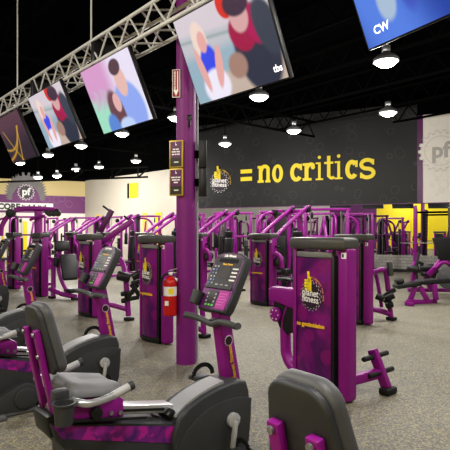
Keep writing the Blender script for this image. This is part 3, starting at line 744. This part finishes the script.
# --- second row: tower + press levers
T3 = machine('purple press machine with twin diagonal arms, tower seen between column and nearest tower', (.70, 9.66, 0)); tower(T3); lever_parts(T3, 1.90, .42)
t = T3; q = lambda px, py, d: local(t, at(px, py, d))
MB().tube([q(273, 254, 9.4), q(277, 254, 9.35), q(281, 259, 9.3), q(282, 268, 9.3)], .045, 12, 5).build('arched_arm', PURPLE, t)
m = MB(); m.cyl(q(278, 262, 9.5), q(281, 261, 9.3), .10, 20, .02); m.box(q(286, 272, 9.4), (.16, .12, .12), None, .03); m.build('cam', BLACK, t)
row2 = [(9.2, 'purple press machine just right of the column under the gear emblem'), (11.5, 'purple press machine left of the column, behind the extinguisher tower'), (13.8, 'purple press machine behind the reclined seat, in front of the beige wall'),
        (16.1, 'purple press machine in front of the purple wall, rightmost of the far left pair'), (18.4, 'purple press machine in front of the white strip sign, far left')]
for s, lab in row2:
    o = copy_tree(T3); o.location = row(7.0, s); o['label'] = lab

# --- tall cable stations (third row) and a functional boom
def make_cable():
    tp_ = 2.0
    r = thing('cable_station', '', 'cable machine')
    for y in (-.55, .55):
        MB().box((0, y, 1.0), (.08, .08, 1.96), bev=.015).build('upright', PURPLE, r)
        MB().bar((-.45, y, .04), (.45, y, .04), .08, .07, bev=.012).build('base_rail', PURPLE, r)
        m = MB(); m.box((.0, y*.72, .62), (.14, .12, 1.0), bev=.01); m.build('weight_stack', BLACK, r)
        pl = MB().cyl((-.1, y*.72-.02, 1.83), (-.1, y*.72+.02, 1.83), .085, 20, .008).build('pulley', BLACK, r)
        MB().cyl((-.1, y*.72, .95), (-.1, y*.72, 1.8), .006, 6).build('cable', STEEL, pl)
        MB().bar((-.12, y*.72-.09, .93), (-.12, y*.72+.09, .93), .03, .03, bev=.008).build('handle', RUBBER, r)
        MB().cyl((.06, y*.72, .1), (.06, y*.72, 1.95), .014, 8).build('guide_rod', STEEL, r)
    MB().bar((0, -.62, 1.98), (0, .62, 1.98), .08, .07, bev=.015).build('top_beam', PURPLE, r)
    MB().bar((0, -.55, 1.25), (0, .55, 1.25), .05, .06, bev=.01).build('middle_bar', PURPLE, r)
    MB().bar((-.35, 0, .5), (.3, 0, 1.8), .07, .07, bev=.012).build('diagonal_brace', PURPLE, r)
    pad('pad', r, (-.32, 0, .62), (.34, .30, .08), None, .03)
    return r
cab = make_cable()
cabs = [(10.3, 8.0, 'tall purple cable station, second tower gap right of the nearest tower'), (10.4, 9.9, 'tall purple cable station above the nearest weight tower cap'), (10.5, 11.8, 'tall purple cable station behind the twin-arm press machine'),
        (10.5, 13.9, 'tall purple cable station right beside the column, deepest in the room'), (10.2, 16.6, 'tall purple cable station in front of the beige wall, left of the column'), (10.0, 18.6, 'tall purple cable station below the yellow poster'),
        (9.7, 20.6, 'tall purple cable station in front of the beige and purple wall corner'), (8.9, 22.4, 'tall purple cable station at the purple wall band'), (7.3, 20.6, 'tall purple cable station beneath the pf gear arch'), (13.0, 10.4, 'tall purple cable station close to the mirror under the critics lettering'), (13.3, 12.8, 'tall purple cable station close to the mirror under the equals sign')]
for k, (b, s, lab) in enumerate(cabs):
    o = cab if k == 0 else copy_tree(cab); o.location = row(b, s); o.rotation_euler = (0, 0, TH+(.0 if k % 2 else .9)); o['label'] = lab; o['group'] = 'tall purple cable stations'
def make_stack():
    r = thing('fly_machine', '', 'weight machine')
    MB().box((0, 0, .95), (.16, .30, 1.8), bev=.02).build('weight_column', BLACK, r)
    for y in (-.2, .2): MB().bar((.02, y, .03), (-.04, y*.8, 1.93), .07, .07, up=(1, 0, 0), bev=.012).build('upright', PURPLE, r)
    MB().bar((-.03, -.2, 1.9), (-.03, .2, 1.9), .07, .07, bev=.012).build('crossbeam', PURPLE, r)
    for y in (-1, 1):
        a = MB().tube([(-.05, y*.14, 1.86), (-.28, y*.34, 1.82), (-.42, y*.48, 1.62), (-.42, y*.50, 1.15)], .034, 10, 4).build('swing_arm', PURPLE, r)
        MB().cyl((-.42, y*.50, .98), (-.42, y*.50, 1.34), .055, 14, .012).build('arm_pad', PAD, a)
        MB().cyl((-.05, y*.14, 1.82), (-.05, y*.14, 1.93), .075, 18, .01).build('pivot', BLACK, r)
        MB().bar((-.6, y*.30, .04), (.15, y*.30, .04), .07, .06, bev=.01).build('base_rail', PURPLE, r)
    for z in (.35, .8, 1.2): MB().cyl((-.085, -.12, z), (-.085, .12, z), .05, 14, .01).build('roller', RUBBER, r)
    pad('backrest', r, (-.17, 0, .98), (.07, .28, .68), None, .03); pad('seat', r, (-.38, 0, .50), (.36, .36, .07), None, .03)
    MB().bar((-.38, 0, .05), (-.38, 0, .47), .07, .07, bev=.01).build('seat_post', PURPLE, r)
    return r
stk = make_stack()
stks = [(8.7, 8.1, 'purple fly machine with hanging arm pads seen just above the nearest tower cap'), (8.9, 10.3, 'purple fly machine with hanging arm pads just right of the twin-arm press tower'), (9.0, 12.5, 'purple fly machine with hanging arm pads right beside the column'),
        (8.8, 15.0, 'purple fly machine with hanging arm pads, first left of the column'), (8.6, 17.2, 'purple fly machine with hanging arm pads, second left of the column'), (8.3, 19.5, 'purple fly machine with hanging arm pads, third left of the column'), (5.6, 17.4, 'purple fly machine with hanging arm pads between the farthest towers at left'),
        (11.9, 8.9, 'purple fly machine close to the mirror, right half of the picture'), (12.0, 11.2, 'purple fly machine close to the mirror, below the word no'), (11.9, 13.3, 'purple fly machine close to the mirror, below the gear emblem')]
for k, (b, s_, lab) in enumerate(stks):
    o = stk if k == 0 else copy_tree(stk); o.location = row(b, s_); o.rotation_euler = (0, 0, TH+(.7, -.4, .2, 1.5)[k % 4]); o['label'] = lab; o['group'] = 'purple fly machines'
ck = copy_tree(cab); p = at(356, 300, 16.6); ck.location = (p.x, p.y, 0); ck.rotation_euler = (0, 0, TH+.3); ck['label'] = 'tall purple cable station in front of the mirror, just right of the second-row tower'; ck['group'] = 'tall purple cable stations'
# squat rack in front of the mirror
sr = thing('squat_rack', 'tall purple squat rack with black posts before the mirror, above the leg press', 'rack', V(at(433, 0, 15.2).x, 15.2, 0), TH+.5)
for y in (-.5, .5):
    MB().bar((.1, y, .0), (-.12, y, 2.2), .09, .09, up=(1, 0, 0), bev=.012).build('upright', PURPLE, sr)
    rk = MB().box((.32, y, 1.08), (.14, .12, 2.1), bev=.012).build('rear_post', BLACK, sr)
    m = MB()
    for k in range(14): m.cyl((.02-.0955*(.25+k*.12)*.0, y-.05, .25+k*.12), (.02, y+.05, .25+k*.12), .012, 8)
    m.build('hole_strip', STEEL, sr); MB().bar((-.3, y, .05), (.5, y, .05), .08, .08, bev=.012).build('base_rail', PURPLE, sr)
    MB().bar((-.1, y, 2.0), (.32, y, 2.0), .06, .06, bev=.01).build('top_rail', PURPLE, sr)
MB().cyl((.0, -.95, 1.05), (.0, .95, 1.05), .016, 12).build('barbell', STEEL, sr); MB().bar((.3, -.5, 2.0), (.3, .5, 2.0), .06, .06, bev=.01).build('crossbeam', DSTEEL, sr)
bo = thing('cable_boom', 'purple boom machine with long curved overhead arm at the far left', 'cable machine', at(38, 290, 13.2)*1)
bo.location.z = 0; t = bo; q = lambda px, py, d: local(t, at(px, py, d))
MB().bar(q(38.5, 280, 13.2), q(38.5, 211, 13.2), .17, .17, up=(0, 1, 0), bev=.02).build('mast', PURPLE, t)
MB().box((0, 0, .03), (.9, .12, .06), bev=.012).build('base_rail', PURPLE, t); MB().box((0, 0, .1), (.16, .16, .2), bev=.012).build('mast_foot', PURPLE, t)
MB().tube([q(1, 236, 13), q(2, 226, 13), q(9, 215, 13.05), q(18, 209.5, 13.1), q(30, 208.5, 13.15), q(42, 209, 13.2), q(55, 209.5, 13.2)], .06, 12, 5).build('boom_arm', PURPLE, t)
m = MB()
for px in (48, 52, 56): m.cyl(q(px, 212, 13.15), q(px+2, 213.5, 13.35), .09, 16, .01)
m.build('pulley', BLACK, t); MB().cyl(q(10, 213, 12.9), q(12, 213, 13.2), .11, 20, .01).build('pulley', BLACK, t)
MB().tube([q(30, 220, 13), q(36, 217, 13), q(45, 216, 13)], .04, 10).build('side_arm', PURPLE, t)

# --- right: bench, leg press, rack
be = thing('workout_bench', 'low purple bench with long black pad on the right, in front of the mirror', 'bench', V(3.85, 9.95, 0)); t = be; q = lambda px, py, d: local(t, at(px, py, d))
MB().bar(q(395, 286.5, 9.8), q(419, 283, 9.9), .24, .09, bev=.03, seg=3).build('seat_pad', PAD, t); MB().bar(q(419, 282, 9.9), q(447, 280.5, 10.1), .28, .09, bev=.03, seg=3).build('back_pad', PAD, t)
pad('roller_pad', t, q(399, 281, 9.8), (.16, .2, .1), None, .04)
MB().bar(q(407, 302, 9.75), q(436, 301.5, 9.95), .09, .09, bev=.015).build('base_rail', PURPLE, t)
for a, b in (((415, 286), (410, 301)), ((434, 284), (436, 300)), ((420, 287), (427, 300))): MB().bar(q(*a, 9.85), q(*b, 9.85), .09, .09, up=(0, 1, 0), bev=.015).build('leg', PURPLE, t)
MB().bar(q(405, 303, 9.6), q(414, 305, 9.5), .08, .07, bev=.012).build('foot_rail', PURPLE, t)
lp = thing('leg_press', 'purple leg press with big black footplate at the right edge', 'weight machine', V(4.95, 11.3, 0)); t = lp; q = lambda px, py, d: local(t, at(px, py, d))
MB().prism([(0, 0), (.62, .02), (.62, -.50), (.14, -.46)], (q(432.5, 238, 10.6), V(1, 0, 0), Z, V(0, -1, 0)), -.05, .05, .015, 2).build('foot_plate', RUBBER, t)
MB().bar(q(428, 275, 10.8), q(452, 250, 10.7), .12, .12, up=(0, 1, 0), bev=.02).build('press_arm', PURPLE, t)
for a, b, rr in (((407, 268), (419, 269.5), .075), ((420, 268), (435, 267), .07), ((421, 273), (436, 276), .06)): MB().cyl(q(*a, 10.9), q(*b, 10.8), rr, 18, .02).build('roller_pad', PAD, t)
MB().bar(q(418, 262, 10.9), q(423, 264, 10.9), .1, .05, bev=.015).build('handle', RUBBER, t); MB().tube([q(417, 285, 11), q(416, 270, 10.95), q(419, 252, 10.9)], .03, 10).build('handle_post', PLASTIC, t)
MB().bar(q(413, 284, 11), q(415, 262, 11), .10, .10, up=(0, 1, 0), bev=.015).build('upright', PURPLE, t); MB().bar(q(424, 272, 11), q(432, 290, 11), .11, .11, up=(0, 1, 0), bev=.015).build('upright', PURPLE, t)
MB().bar(q(408, 290, 11.3), q(452, 290, 11.3), .11, .08, bev=.015).build('base_rail', PURPLE, t)
MB().cyl(q(449, 278, 10.4), q(452, 278, 10.75), .24, 32, .03).build('weight_plate', PADS, t)
MB().tube([q(436, 268, 10.6), q(444, 262, 10.5), q(452, 266, 10.5)], .04, 12, 4).build('plate_arm', PURPLE, t)

# ------------------------------------------------------------------ column fittings
ex = thing('fire_extinguisher', 'red fire extinguisher with white label hanging on the purple column', 'fire extinguisher', COLC+V(-.165, -.075, .53))
MB().lathe([(0, 0), (.062, 0), (.072, .012), (.072, .345), (.066, .375), (.045, .402), (.026, .415), (.026, .43), (0, .43)], (0, 0, 0), Z, 32).build('cylinder', RED, ex)
m = MB(); m.lathe([(.0728, .215), (.0728, .315)], (0, 0, 0), Z, 32); lb = m.build('label_band', WHITE, ex, 'white printed label')
m = MB(); m.box((.015, -.0735, .267), (.05, .002, .06)); m.build('label_print', YEL, lb)
m = MB(); m.box((-.03, -.0735, .14), (.04, .002, .05)); m.build('inspection_tag', WHITE, ex)
m = MB(); m.box((0, 0, .445), (.05, .045, .035), bev=.008); m.build('valve', STEEL, ex)
MB().bar((-.02, 0, .48), (.075, -.02, .505), .022, .012, bev=.004).build('lever', STEEL, ex); MB().bar((-.02, 0, .462), (.07, -.02, .462), .022, .01, bev=.003).build('carry_handle', STEEL, ex)
MB().tube([(-.02, -.02, .45), (-.07, -.04, .43), (-.092, -.04, .34), (-.088, -.04, .22)], .012, 10, 5).build('hose', BLACK, ex)
MB().cyl((.015, -.022, .455), (.015, -.05, .455), .016, 14).build('gauge', WHITE, ex)
MB().box((.06, .05, .25), (.05, .05, .3), bev=.008).build('wall_bracket', STEEL, ex)
def frame_sign(zc, lab, l1, l2):
    c = COLC+V(-.095, -.115, zc); ang = -.30; Rz = Matrix.Rotation(ang, 4, 'Z'); r = thing('framed_sign', lab, 'sign', c, ang, 'gold framed signs on the column')
    MB().box((0, 0, 0), (.158, .02, .292), bev=.004).build('frame', GOLDF, r)
    pn = MB().box((0, -.0115, .045), (.128, .004, .175)).build('sign_panel', PURPLE_D, r); MB().box((0, -.0115, -.088), (.128, .004, .09)).build('lower_panel', BLACK, r)
    fr = lambda x, z: ((x, -.0145, z), (1, 0, 0), (0, 0, 1), (0, -1, 0))
    m = MB(); m.keep = True; m.flat([(-.006, .088), (.010, .088), (.012, .10), (.0, .104), (-.001, .122), (-.007, .122)], fr(0, 0), .0005); m.build('thumb_print', WHITE, pn)
    for i, ws in enumerate(l1):          # rows of white print, too small to read in the photo
        m = MB(); m.keep = True; x = -sum(ws)/2-.003*(len(ws)-1)
        for w_ in ws: m.flat([(x, .042-i*.027), (x+w_, .042-i*.027), (x+w_, .056-i*.027), (x, .056-i*.027)], fr(0, 0), .0005); x += w_+.006
        m.build('printed_line', WHITE, pn)
    m = MB(); m.keep = True; m.flat([(-.022, -.094), (.03, -.094), (.03, -.082), (-.022, -.082)], fr(0, 0), .0005); m.build('printed_line', WHITE, pn)
GOLDF = mat('gold_frame', (.58, .40, .06), .35, .3)
frame_sign(2.262, 'upper gold-framed purple notice on the column', [(.03, .035), (.05, .038), (.028, .02, .03)], None)
frame_sign(1.962, 'lower gold-framed purple notice on the column', [(.04, .022, .03), (.055, .03), (.05,)], None)
ar = thing('extinguisher_sign', 'narrow vertical maroon and white fire extinguisher arrow sign on the column', 'sign', COLC+V(-.098, -.10, 3.02), -.15)
MB().box((0, 0, 0), (.088, .008, .30), bev=.002).build('plate', WHITE, ar)
bd = MB().box((0, -.005, 0), (.074, .004, .285)).build('red_field', mat('maroon_print', (.30, .012, .03), .5), ar)
fr = ((0, -.008, .03), (1, 0, 0), (0, 0, 1), (0, -1, 0))
text('lettering', 'FIRE EXTINGUISHER', .026, ((-.012, -.0085, .03), (1, 0, 0), (0, 0, 1), (0, -1, 0)), WHITE, bd, .001, .85, PI/2)
m = MB(); m.keep = True; m.flat([(-.03, -.10), (.03, -.10), (.0, -.165)], fr, .001); m.flat([(.012, .10), (.024, .10), (.024, -.10), (.012, -.10)], fr, .0015); m.build('arrow', WHITE, bd)
sp = thing('flat_speaker', 'upper black flat box on the right side of the column', 'speaker', COLC+V(.18, -.03, 2.27), .1)
MB().box((0, 0, 0), (.085, .10, .30), bev=.006).build('cabinet', BLACK, sp); MB().box((-.06, 0, 0), (.05, .05, .08)).build('bracket', DSTEEL, sp)
sp2 = copy_tree(sp); sp2.location = COLC+V(.18, -.03, 1.965); sp2['label'] = 'lower black flat box on the right side of the column'
hk = thing('cable_hook', 'small black cable hook on the front of the column', 'hook', COLC+V(.045, -.10, 2.61))
MB().tube([(0, 0, .05), (.0, -.05, .05), (0, -.06, .0), (0, -.03, -.04), (0, -.055, -.06)], .012, 8, 4).build('hook', BLACK, hk); MB().box((0, .0, .045), (.05, .02, .06), bev=.004).build('hook_plate', BLACK, hk)
cd = MB(); cd.cyl(COLC+V(.118, .06, 0), COLC+V(.118, .06, CEIL), .014, 12); tag(cd.build('conduit_pipe', LGREY), 'thin pale conduit pipe running up the column right side', 'pipe')

# ------------------------------------------------------------------ televisions, truss
def smooth(a, b, x):
    t = min(1, max(0, (x-a)/(b-a))); return t*t*(3-2*t)
def ell(u, v, cx, cy, rx, ry, rot=0, soft=.35):
    x, y = u-cx, v-cy; c, s = math.cos(rot), math.sin(rot); x, y = x*c+y*s, -x*s+y*c
    d = math.hypot(x/rx, y/ry); return 1-smooth(1-soft, 1+soft, d)
def lerp3(a, b, t): return tuple(p+(q_-p)*t for p, q_ in zip(a, b))
def picture(bg, shapes, noise=0):
    def f(u, v):
        c = bg(u, v)
        for cx, cy, rx, ry, rot, col, soft in shapes: c = lerp3(c, col, ell(u, v, cx, cy, rx, ry, rot, soft*.5))
        return c
    return f
# u in 0..1.42 (left to right), v in 0..1 (bottom to top)
def bg_room(u, v):
    c = lerp3((.30, .42, .50), (.50, .50, .54), smooth(.45, .62, v))
    c = lerp3(c, (.62, .55, .60), smooth(.70, .76, v+.10*(u-.7))); k = math.exp(-((v-.66-.10*(.7-u))/.02)**2); c = lerp3(c, (.25, .33, .33), k*.7)
    c = lerp3(c, (.52, .42, .36), smooth(.30, .22, v)*smooth(.35, .6, u)); return c
SKIN = (.72, .38, .36)
talk = picture(bg_room, [(.86, .93, .13, .16, 0, (.62, .03, .02), .15), (.33, .68, .12, .22, .1, (.78, .62, .55), .3), (.38, .36, .15, .26, -.1, (.05, .08, .72), .25), (.40, .14, .22, .20, .2, (.78, .74, .85), .3), (.24, .36, .05, .26, .15, SKIN, .3), (.52, .34, .06, .24, -.25, SKIN, .3),
    (.36, .66, .07, .12, 0, SKIN, .3), (1.12, .36, .30, .46, .1, (.035, .04, .07), .2), (.98, .58, .17, .20, .5, (.35, .01, .07), .25), (1.18, .62, .14, .22, .3, (.40, .01, .10), .3), (1.0, .74, .13, .16, 0, (.62, .36, .36), .25), (1.0, .88, .18, .13, -.1, (.06, .03, .06), .25), (.80, .28, .14, .14, .2, (.36, .22, .18), .35), (1.32, .55, .15, .3, .2, (.05, .06, .09), .3)])
def bg_couple(u, v):
    n = .5+.5*math.sin(17*u+3*math.sin(9*v))*math.sin(15*v+2*math.sin(11*u)); c = lerp3((.35, .68, .52), (.62, .32, .55), smooth(.35, .75, v+.15*n)); return lerp3(c, (.75, .72, .85), smooth(.55, .95, u)*.9)
couple = picture(bg_couple, [(1.0, .22, .36, .42, .1, (.28, .38, .80), .2), (.98, .64, .14, .22, 0, (.72, .46, .42), .2), (.94, .85, .15, .11, .2, (.10, .05, .07), .25), (.63, .22, .20, .36, .1, (.16, .07, .09), .3), (.70, .38, .10, .14, 0, (.70, .42, .40), .25), (.42, .05, .16, .2, 0, (.12, .25, .62), .4), (.78, .02, .2, .12, 0, (.50, .60, .85), .4)])
def bg_dark(u, v):
    c = lerp3((.035, .02, .035), (.10, .04, .06), smooth(.3, .9, v)); 
    for a, b, ph in ((.9, .25, .0), (-1.1, .9, .2), (.35, .55, .5), (1.6, -.35, .1)):
        d = abs(v-(a*(u-.2)+b-.35*math.sin(2*u+ph)))/math.hypot(1, a); c = lerp3(c, (.60, .34, .03), math.exp(-(d/.022)**2)*.8*(v < .72))
    return c
dark = picture(bg_dark, [])
def bg_blue(u, v): return lerp3((.02, .06, .35), (.10, .22, .70), smooth(0, 1, .5+.5*math.sin(5*u+2*v)))
blue = picture(bg_blue, [(.36, .62, .16, .34, .35, (.45, .52, .72), .35), (.52, .45, .1, .3, 0, (.06, .10, .5), .4), (.75, .75, .25, .5, .1, (.035, .07, .42), .3), (1.05, .65, .3, .5, -.2, (.06, .12, .55), .3), (.30, .30, .09, .16, 0, (.38, .48, .62), .4), (1.3, .35, .18, .3, 0, (.12, .22, .6), .4)])
def make_tv(loc, pic, lab, W=1.24, Ht=.85, logo=None, rz=None, tilt=.40):
    """local frame: x runs right along the row as seen from the bikes, y out of the screen, z up; origin at bottom left corner"""
    r = thing('television', lab, 'television', loc, 0, 'televisions hung from the truss')
    xv = -Lf if rz is None else Matrix.Rotation(rz, 3, 'Z') @ -Lf
    nv = Z.cross(xv)*-1      # horizontal direction the screen faces
    nb = nv if nv.dot(-B) > 0 else -nv
    up = (Z*math.cos(tilt)+nb*math.sin(tilt)).normalized(); n = xv.cross(up); n = n if n.dot(-B) > 0 else -n
    fr = ((0, 0, 0), xv, up, n)
    MB().prism([(0, 0), (W, 0), (W, Ht), (0, Ht)], fr, -.05, 0, .004, 2).build('bezel', BLACK, r)
    MB().prism([(W*.25, Ht*.25), (W*.75, Ht*.25), (W*.75, Ht*.8), (W*.25, Ht*.8)], fr, -.09, -.045, .01, 2).build('back_cover', BLACK, r)
    b = .014; NXs, NYs = 132, 88; bm = bmesh.new(); lay = bm.verts.layers.float_color.new('pic'); vs = []
    for j in range(NYs+1):
        rw = []
        for i in range(NXs+1):
            v = bm.verts.new(xv*(b+(W-2*b)*i/NXs)+up*(b+(Ht-2*b)*j/NYs)+n*.003); c = pic(1.42*i/NXs, j/NYs); v[lay] = (*c, 1); rw.append(v)
        vs.append(rw)
    for j in range(NYs):
        for i in range(NXs): bm.faces.new((vs[j][i], vs[j][i+1], vs[j+1][i+1], vs[j+1][i]))
    m = MB(); m.bm.free(); m.bm = bm; scn = m.build('screen', SCREEN, r)
    if logo: text('channel_logo', logo[0], logo[3], (xv*W*logo[1]+up*Ht*logo[2]+n*.006, xv, up, n), WLOGO, scn, .0015)
    top = xv*W*.5+up*Ht*.55-n*.06
    for k in (.3, .7):
        p = xv*W*k+up*Ht*.6-n*.06; MB().bar(p, V(p.x, p.y, up.z*Ht+.12)-n*V(1, 1, 0).dot(V(0, 0, 0)), .05, .03).build('mount_arm', DSTEEL, r)
    return r
def screen_mat():
    m, nt, p = node_mat('lit_screen'); N = nt.nodes; a = N.new('ShaderNodeAttribute'); a.attribute_name = 'pic'
    nt.links.new(a.outputs['Color'], p.inputs['Emission Color']); p.inputs['Emission Strength'].default_value = .9; p.inputs['Base Color'].default_value = (.01, .01, .01, 1); p.inputs['Roughness'].default_value = .25
    return m
SCREEN = screen_mat(); WLOGO = glow('white_logo_glow', (.9, .9, .95), 1.1)
K = .85
tvs = [((200, 106), 5.14, talk, 'largest central television showing a woman in blue and a man, hung beside the column', ('tbs', .92, .13, .085)),
       ((104, 135), 6.72, couple, 'television showing a couple against pink and green foliage', None),
       ((49.5, 150), 8.0, talk, 'television showing the woman in blue and man, second from the left end', None),
       ((13.5, 164), 9.5, dark, 'dark television with orange lines at the left end of the truss', None),
       ((368.5, 51.5), 3.62, blue, 'blue-lit television cropped at the top right corner', ('CW', .14, .13, .08))]
for (px, py), d, pic, lab, lg in tvs: make_tv(at(px, py, d), pic, lab, logo=lg, tilt=.42, rz=(-.22 if px > 300 else (.0)))
make_tv(at(-20, 172, 11.3), blue, 'sliver of a blue television at the left picture edge')
# aluminium box truss above the televisions
TA, TB = at(-60, 126.5, 10.9), at(262, -16, 4.0)
tz = 3.62; TA = V(TA.x, TA.y, tz)
tr = thing('lighting_truss', 'silver aluminium box truss carrying the row of televisions', 'truss', (0, 0, 0))
p73 = at(73, 72, 7.0); z_t = p73.z; dT = -Lf; P0 = p73 - dT*6.5; P1 = p73 + dT*6.2
P0.z = P1.z = z_t; hw = .145
sideT = B*hw
for name, off in (('chord', sideT+Z*hw), ('chord', -sideT+Z*hw), ('chord', sideT-Z*hw), ('chord', -sideT-Z*hw)):
    MB().cyl(P0+off, P1+off, .021, 12).build(name, TRUSSM, tr)
LEN = (P1-P0).length; n = int(LEN/.24); m = MB()
corners = [sideT+Z*hw, -sideT+Z*hw, -sideT-Z*hw, sideT-Z*hw]
for k in range(n):
    a = P0.lerp(P1, k/n); b = P0.lerp(P1, (k+1)/n)
    for c in range(4):
        x, y = corners[c], corners[(c+1) % 4]
        if k % 2: x, y = y, x
        m.bar(a+x, b+y, .017, .017)
m.build('lacing', TRUSSM, tr)
cl = []
for px_d in (4.72-.35, 6.3, 7.9, 9.6):
    c = P0.lerp(P1, 0); tt = (px_d-P0.y)/(P1.y-P0.y); c = P0.lerp(P1, tt)
    MB().box(c, (.10, .31, .34), Matrix.Rotation(math.atan2(dT.y, dT.x), 4, 'Z'), .01).build('clamp', BLACK, tr)
for d in (3.5, 6.57, 8.75, 10.6):
    tt = (d-P0.y)/(P1.y-P0.y); c = P0.lerp(P1, tt)
    MB().cyl(c+Z*hw, V(c.x, c.y, CEIL-.05), .012, 8).build('hanger_rod', TRUSSM, tr)

# ------------------------------------------------------------------ high-bay lamps
LENS = glow('lamp_lens', (1.0, .97, .88), 9.0)
def make_lamp():
    r = thing('high_bay_lamp', '', 'ceiling lamp')
    MB().lathe([(0, .16), (.06, .16), (.10, .12), (.15, .10), (.205, .045), (.205, .0), (.19, .0), (.185, .03), (0, .03)], (0, 0, 0), Z, 32).build('housing', PLASTIC_L, r)
    MB().lathe([(0, -.085), (.06, -.080), (.12, -.060), (.165, -.025), (.188, .012), (.188, .02), (0, .02)], (0, 0, 0), Z, 32).build('lens', LENS, r)
    MB().cyl((0, 0, .15), (0, 0, CEIL-4.2), .012, 8).build('drop_rod', DSTEEL, r)
    MB().box((.0, 0, .22), (.12, .10, .10), bev=.01).build('driver_box', STEEL, r)
    return r
POW = 130
def lamp_light(r, p=POW):
    p *= .8 if r.location.y > 18 else 1
    l2 = bpy.data.lights.new('lamp_beam', 'AREA'); l2.shape = 'DISK'; l2.size = .38; l2.energy = p*.30; l2.color = (1.0, .97, .92)
    o2 = bpy.data.objects.new('lamp_beam', l2); C.objects.link(o2); o2.parent = r; o2.location = (0, 0, -.10)
    li = bpy.data.lights.new('lamp_glow', 'POINT'); li.shadow_soft_size = .16; li.energy = p; li.color = (1.0, .97, .92)
    o = bpy.data.objects.new('lamp_glow', li); C.objects.link(o); o.parent = r; o.location = (0, 0, -.27); return o
lamp0 = make_lamp()
VIS = [(386, 62, 'lamp that looks largest, below the top right television'), (388, 113, 'lamp near the cream wall panel, below the largest lamp'), (259, 97, 'lamp just below the central television'), (294, 131, 'lamp above the critics lettering'), (225, 144, 'lamp above the gear emblem on the mural'),
       (122, 134, 'lamp just below the couple television'), (136, 161, 'lamp above the yellow poster on the beige wall'), (81, 146, 'lamp below the second television from the left'), (48, 155, 'lamp between the two leftmost televisions'), (176, 118, 'lamp half hidden by the column edge'),
       (99, 167, 'lamp above the beige wall corner'), (57, 176, 'lamp just right of the far pf gear'), (38, 177.5, 'lamp directly above the far pf gear'), (20, 163, 'lamp below the dark orange-lined television'), (76, 169.5, 'small lamp in front of the black girder at left')]
vis = [(at(px, py, min(22.5, 2.75*F/(HY-py))), 'glowing round high-bay ceiling '+l) for px, py, l in VIS]
off = [((.3, .6), 'added high-bay fill lamp above the camera, out of frame'), ((3.2, 3.4), 'added high-bay fill lamp right of the foreground bike, out of frame'), ((-3.4, 3.2), 'added high-bay fill lamp left of the foreground bike, out of frame'), ((5.6, 7.2), 'added high-bay fill lamp above the right aisle, out of frame'), ((-6.8, 6.8), 'added high-bay fill lamp beyond the left edge'), ((-1.2, -3.2), 'added high-bay fill lamp by the yellow wall'), ((-4.8, -.6), 'added high-bay fill lamp by the yellow and purple walls behind')]  # extra lamps out of frame, added to brighten the floor and yellow wall
for k, (p, lab) in enumerate(vis+[(V(x, y, 4.2), l) for (x, y), l in off]):
    o = lamp0 if k == 0 else copy_tree(lamp0); o.location = (p.x, p.y, min(4.2, p.z))
    for c in o.children:
        if c.name.startswith('drop_rod'): kz = (CEIL-o.location.z-.15)/(CEIL-4.2-.15); c.scale.z = kz; c.location.z = .15*(1-kz)
    o['label'] = lab; o['group'] = 'high-bay ceiling lamps'
    if k == 0: continue
for o in [x for x in bpy.data.objects if x.name.startswith('high_bay_lamp')]: lamp_light(o)

# ------------------------------------------------------------------ camera, world, view
w = bpy.data.worlds.new('gym_air'); bpy.context.scene.world = w; w.use_nodes = True
w.node_tree.nodes['Background'].inputs[0].default_value = (.9, .93, 1, 1); w.node_tree.nodes['Background'].inputs[1].default_value = .16
cam = bpy.data.cameras.new('camera'); co = bpy.data.objects.new('camera', cam); C.objects.link(co); bpy.context.scene.camera = co
co.location = (0, 0, H); co.rotation_euler = (PI/2, 0, 0); cam.sensor_width = 36; cam.lens = 36*F/450; cam.shift_y = 5/450; cam.clip_start = .05
vs_ = bpy.context.scene.view_settings; vs_.view_transform = 'Standard'; vs_.exposure = 0.04
try: vs_.look = 'Medium High Contrast'
except TypeError: vs_.look = 'None'; print('no look')
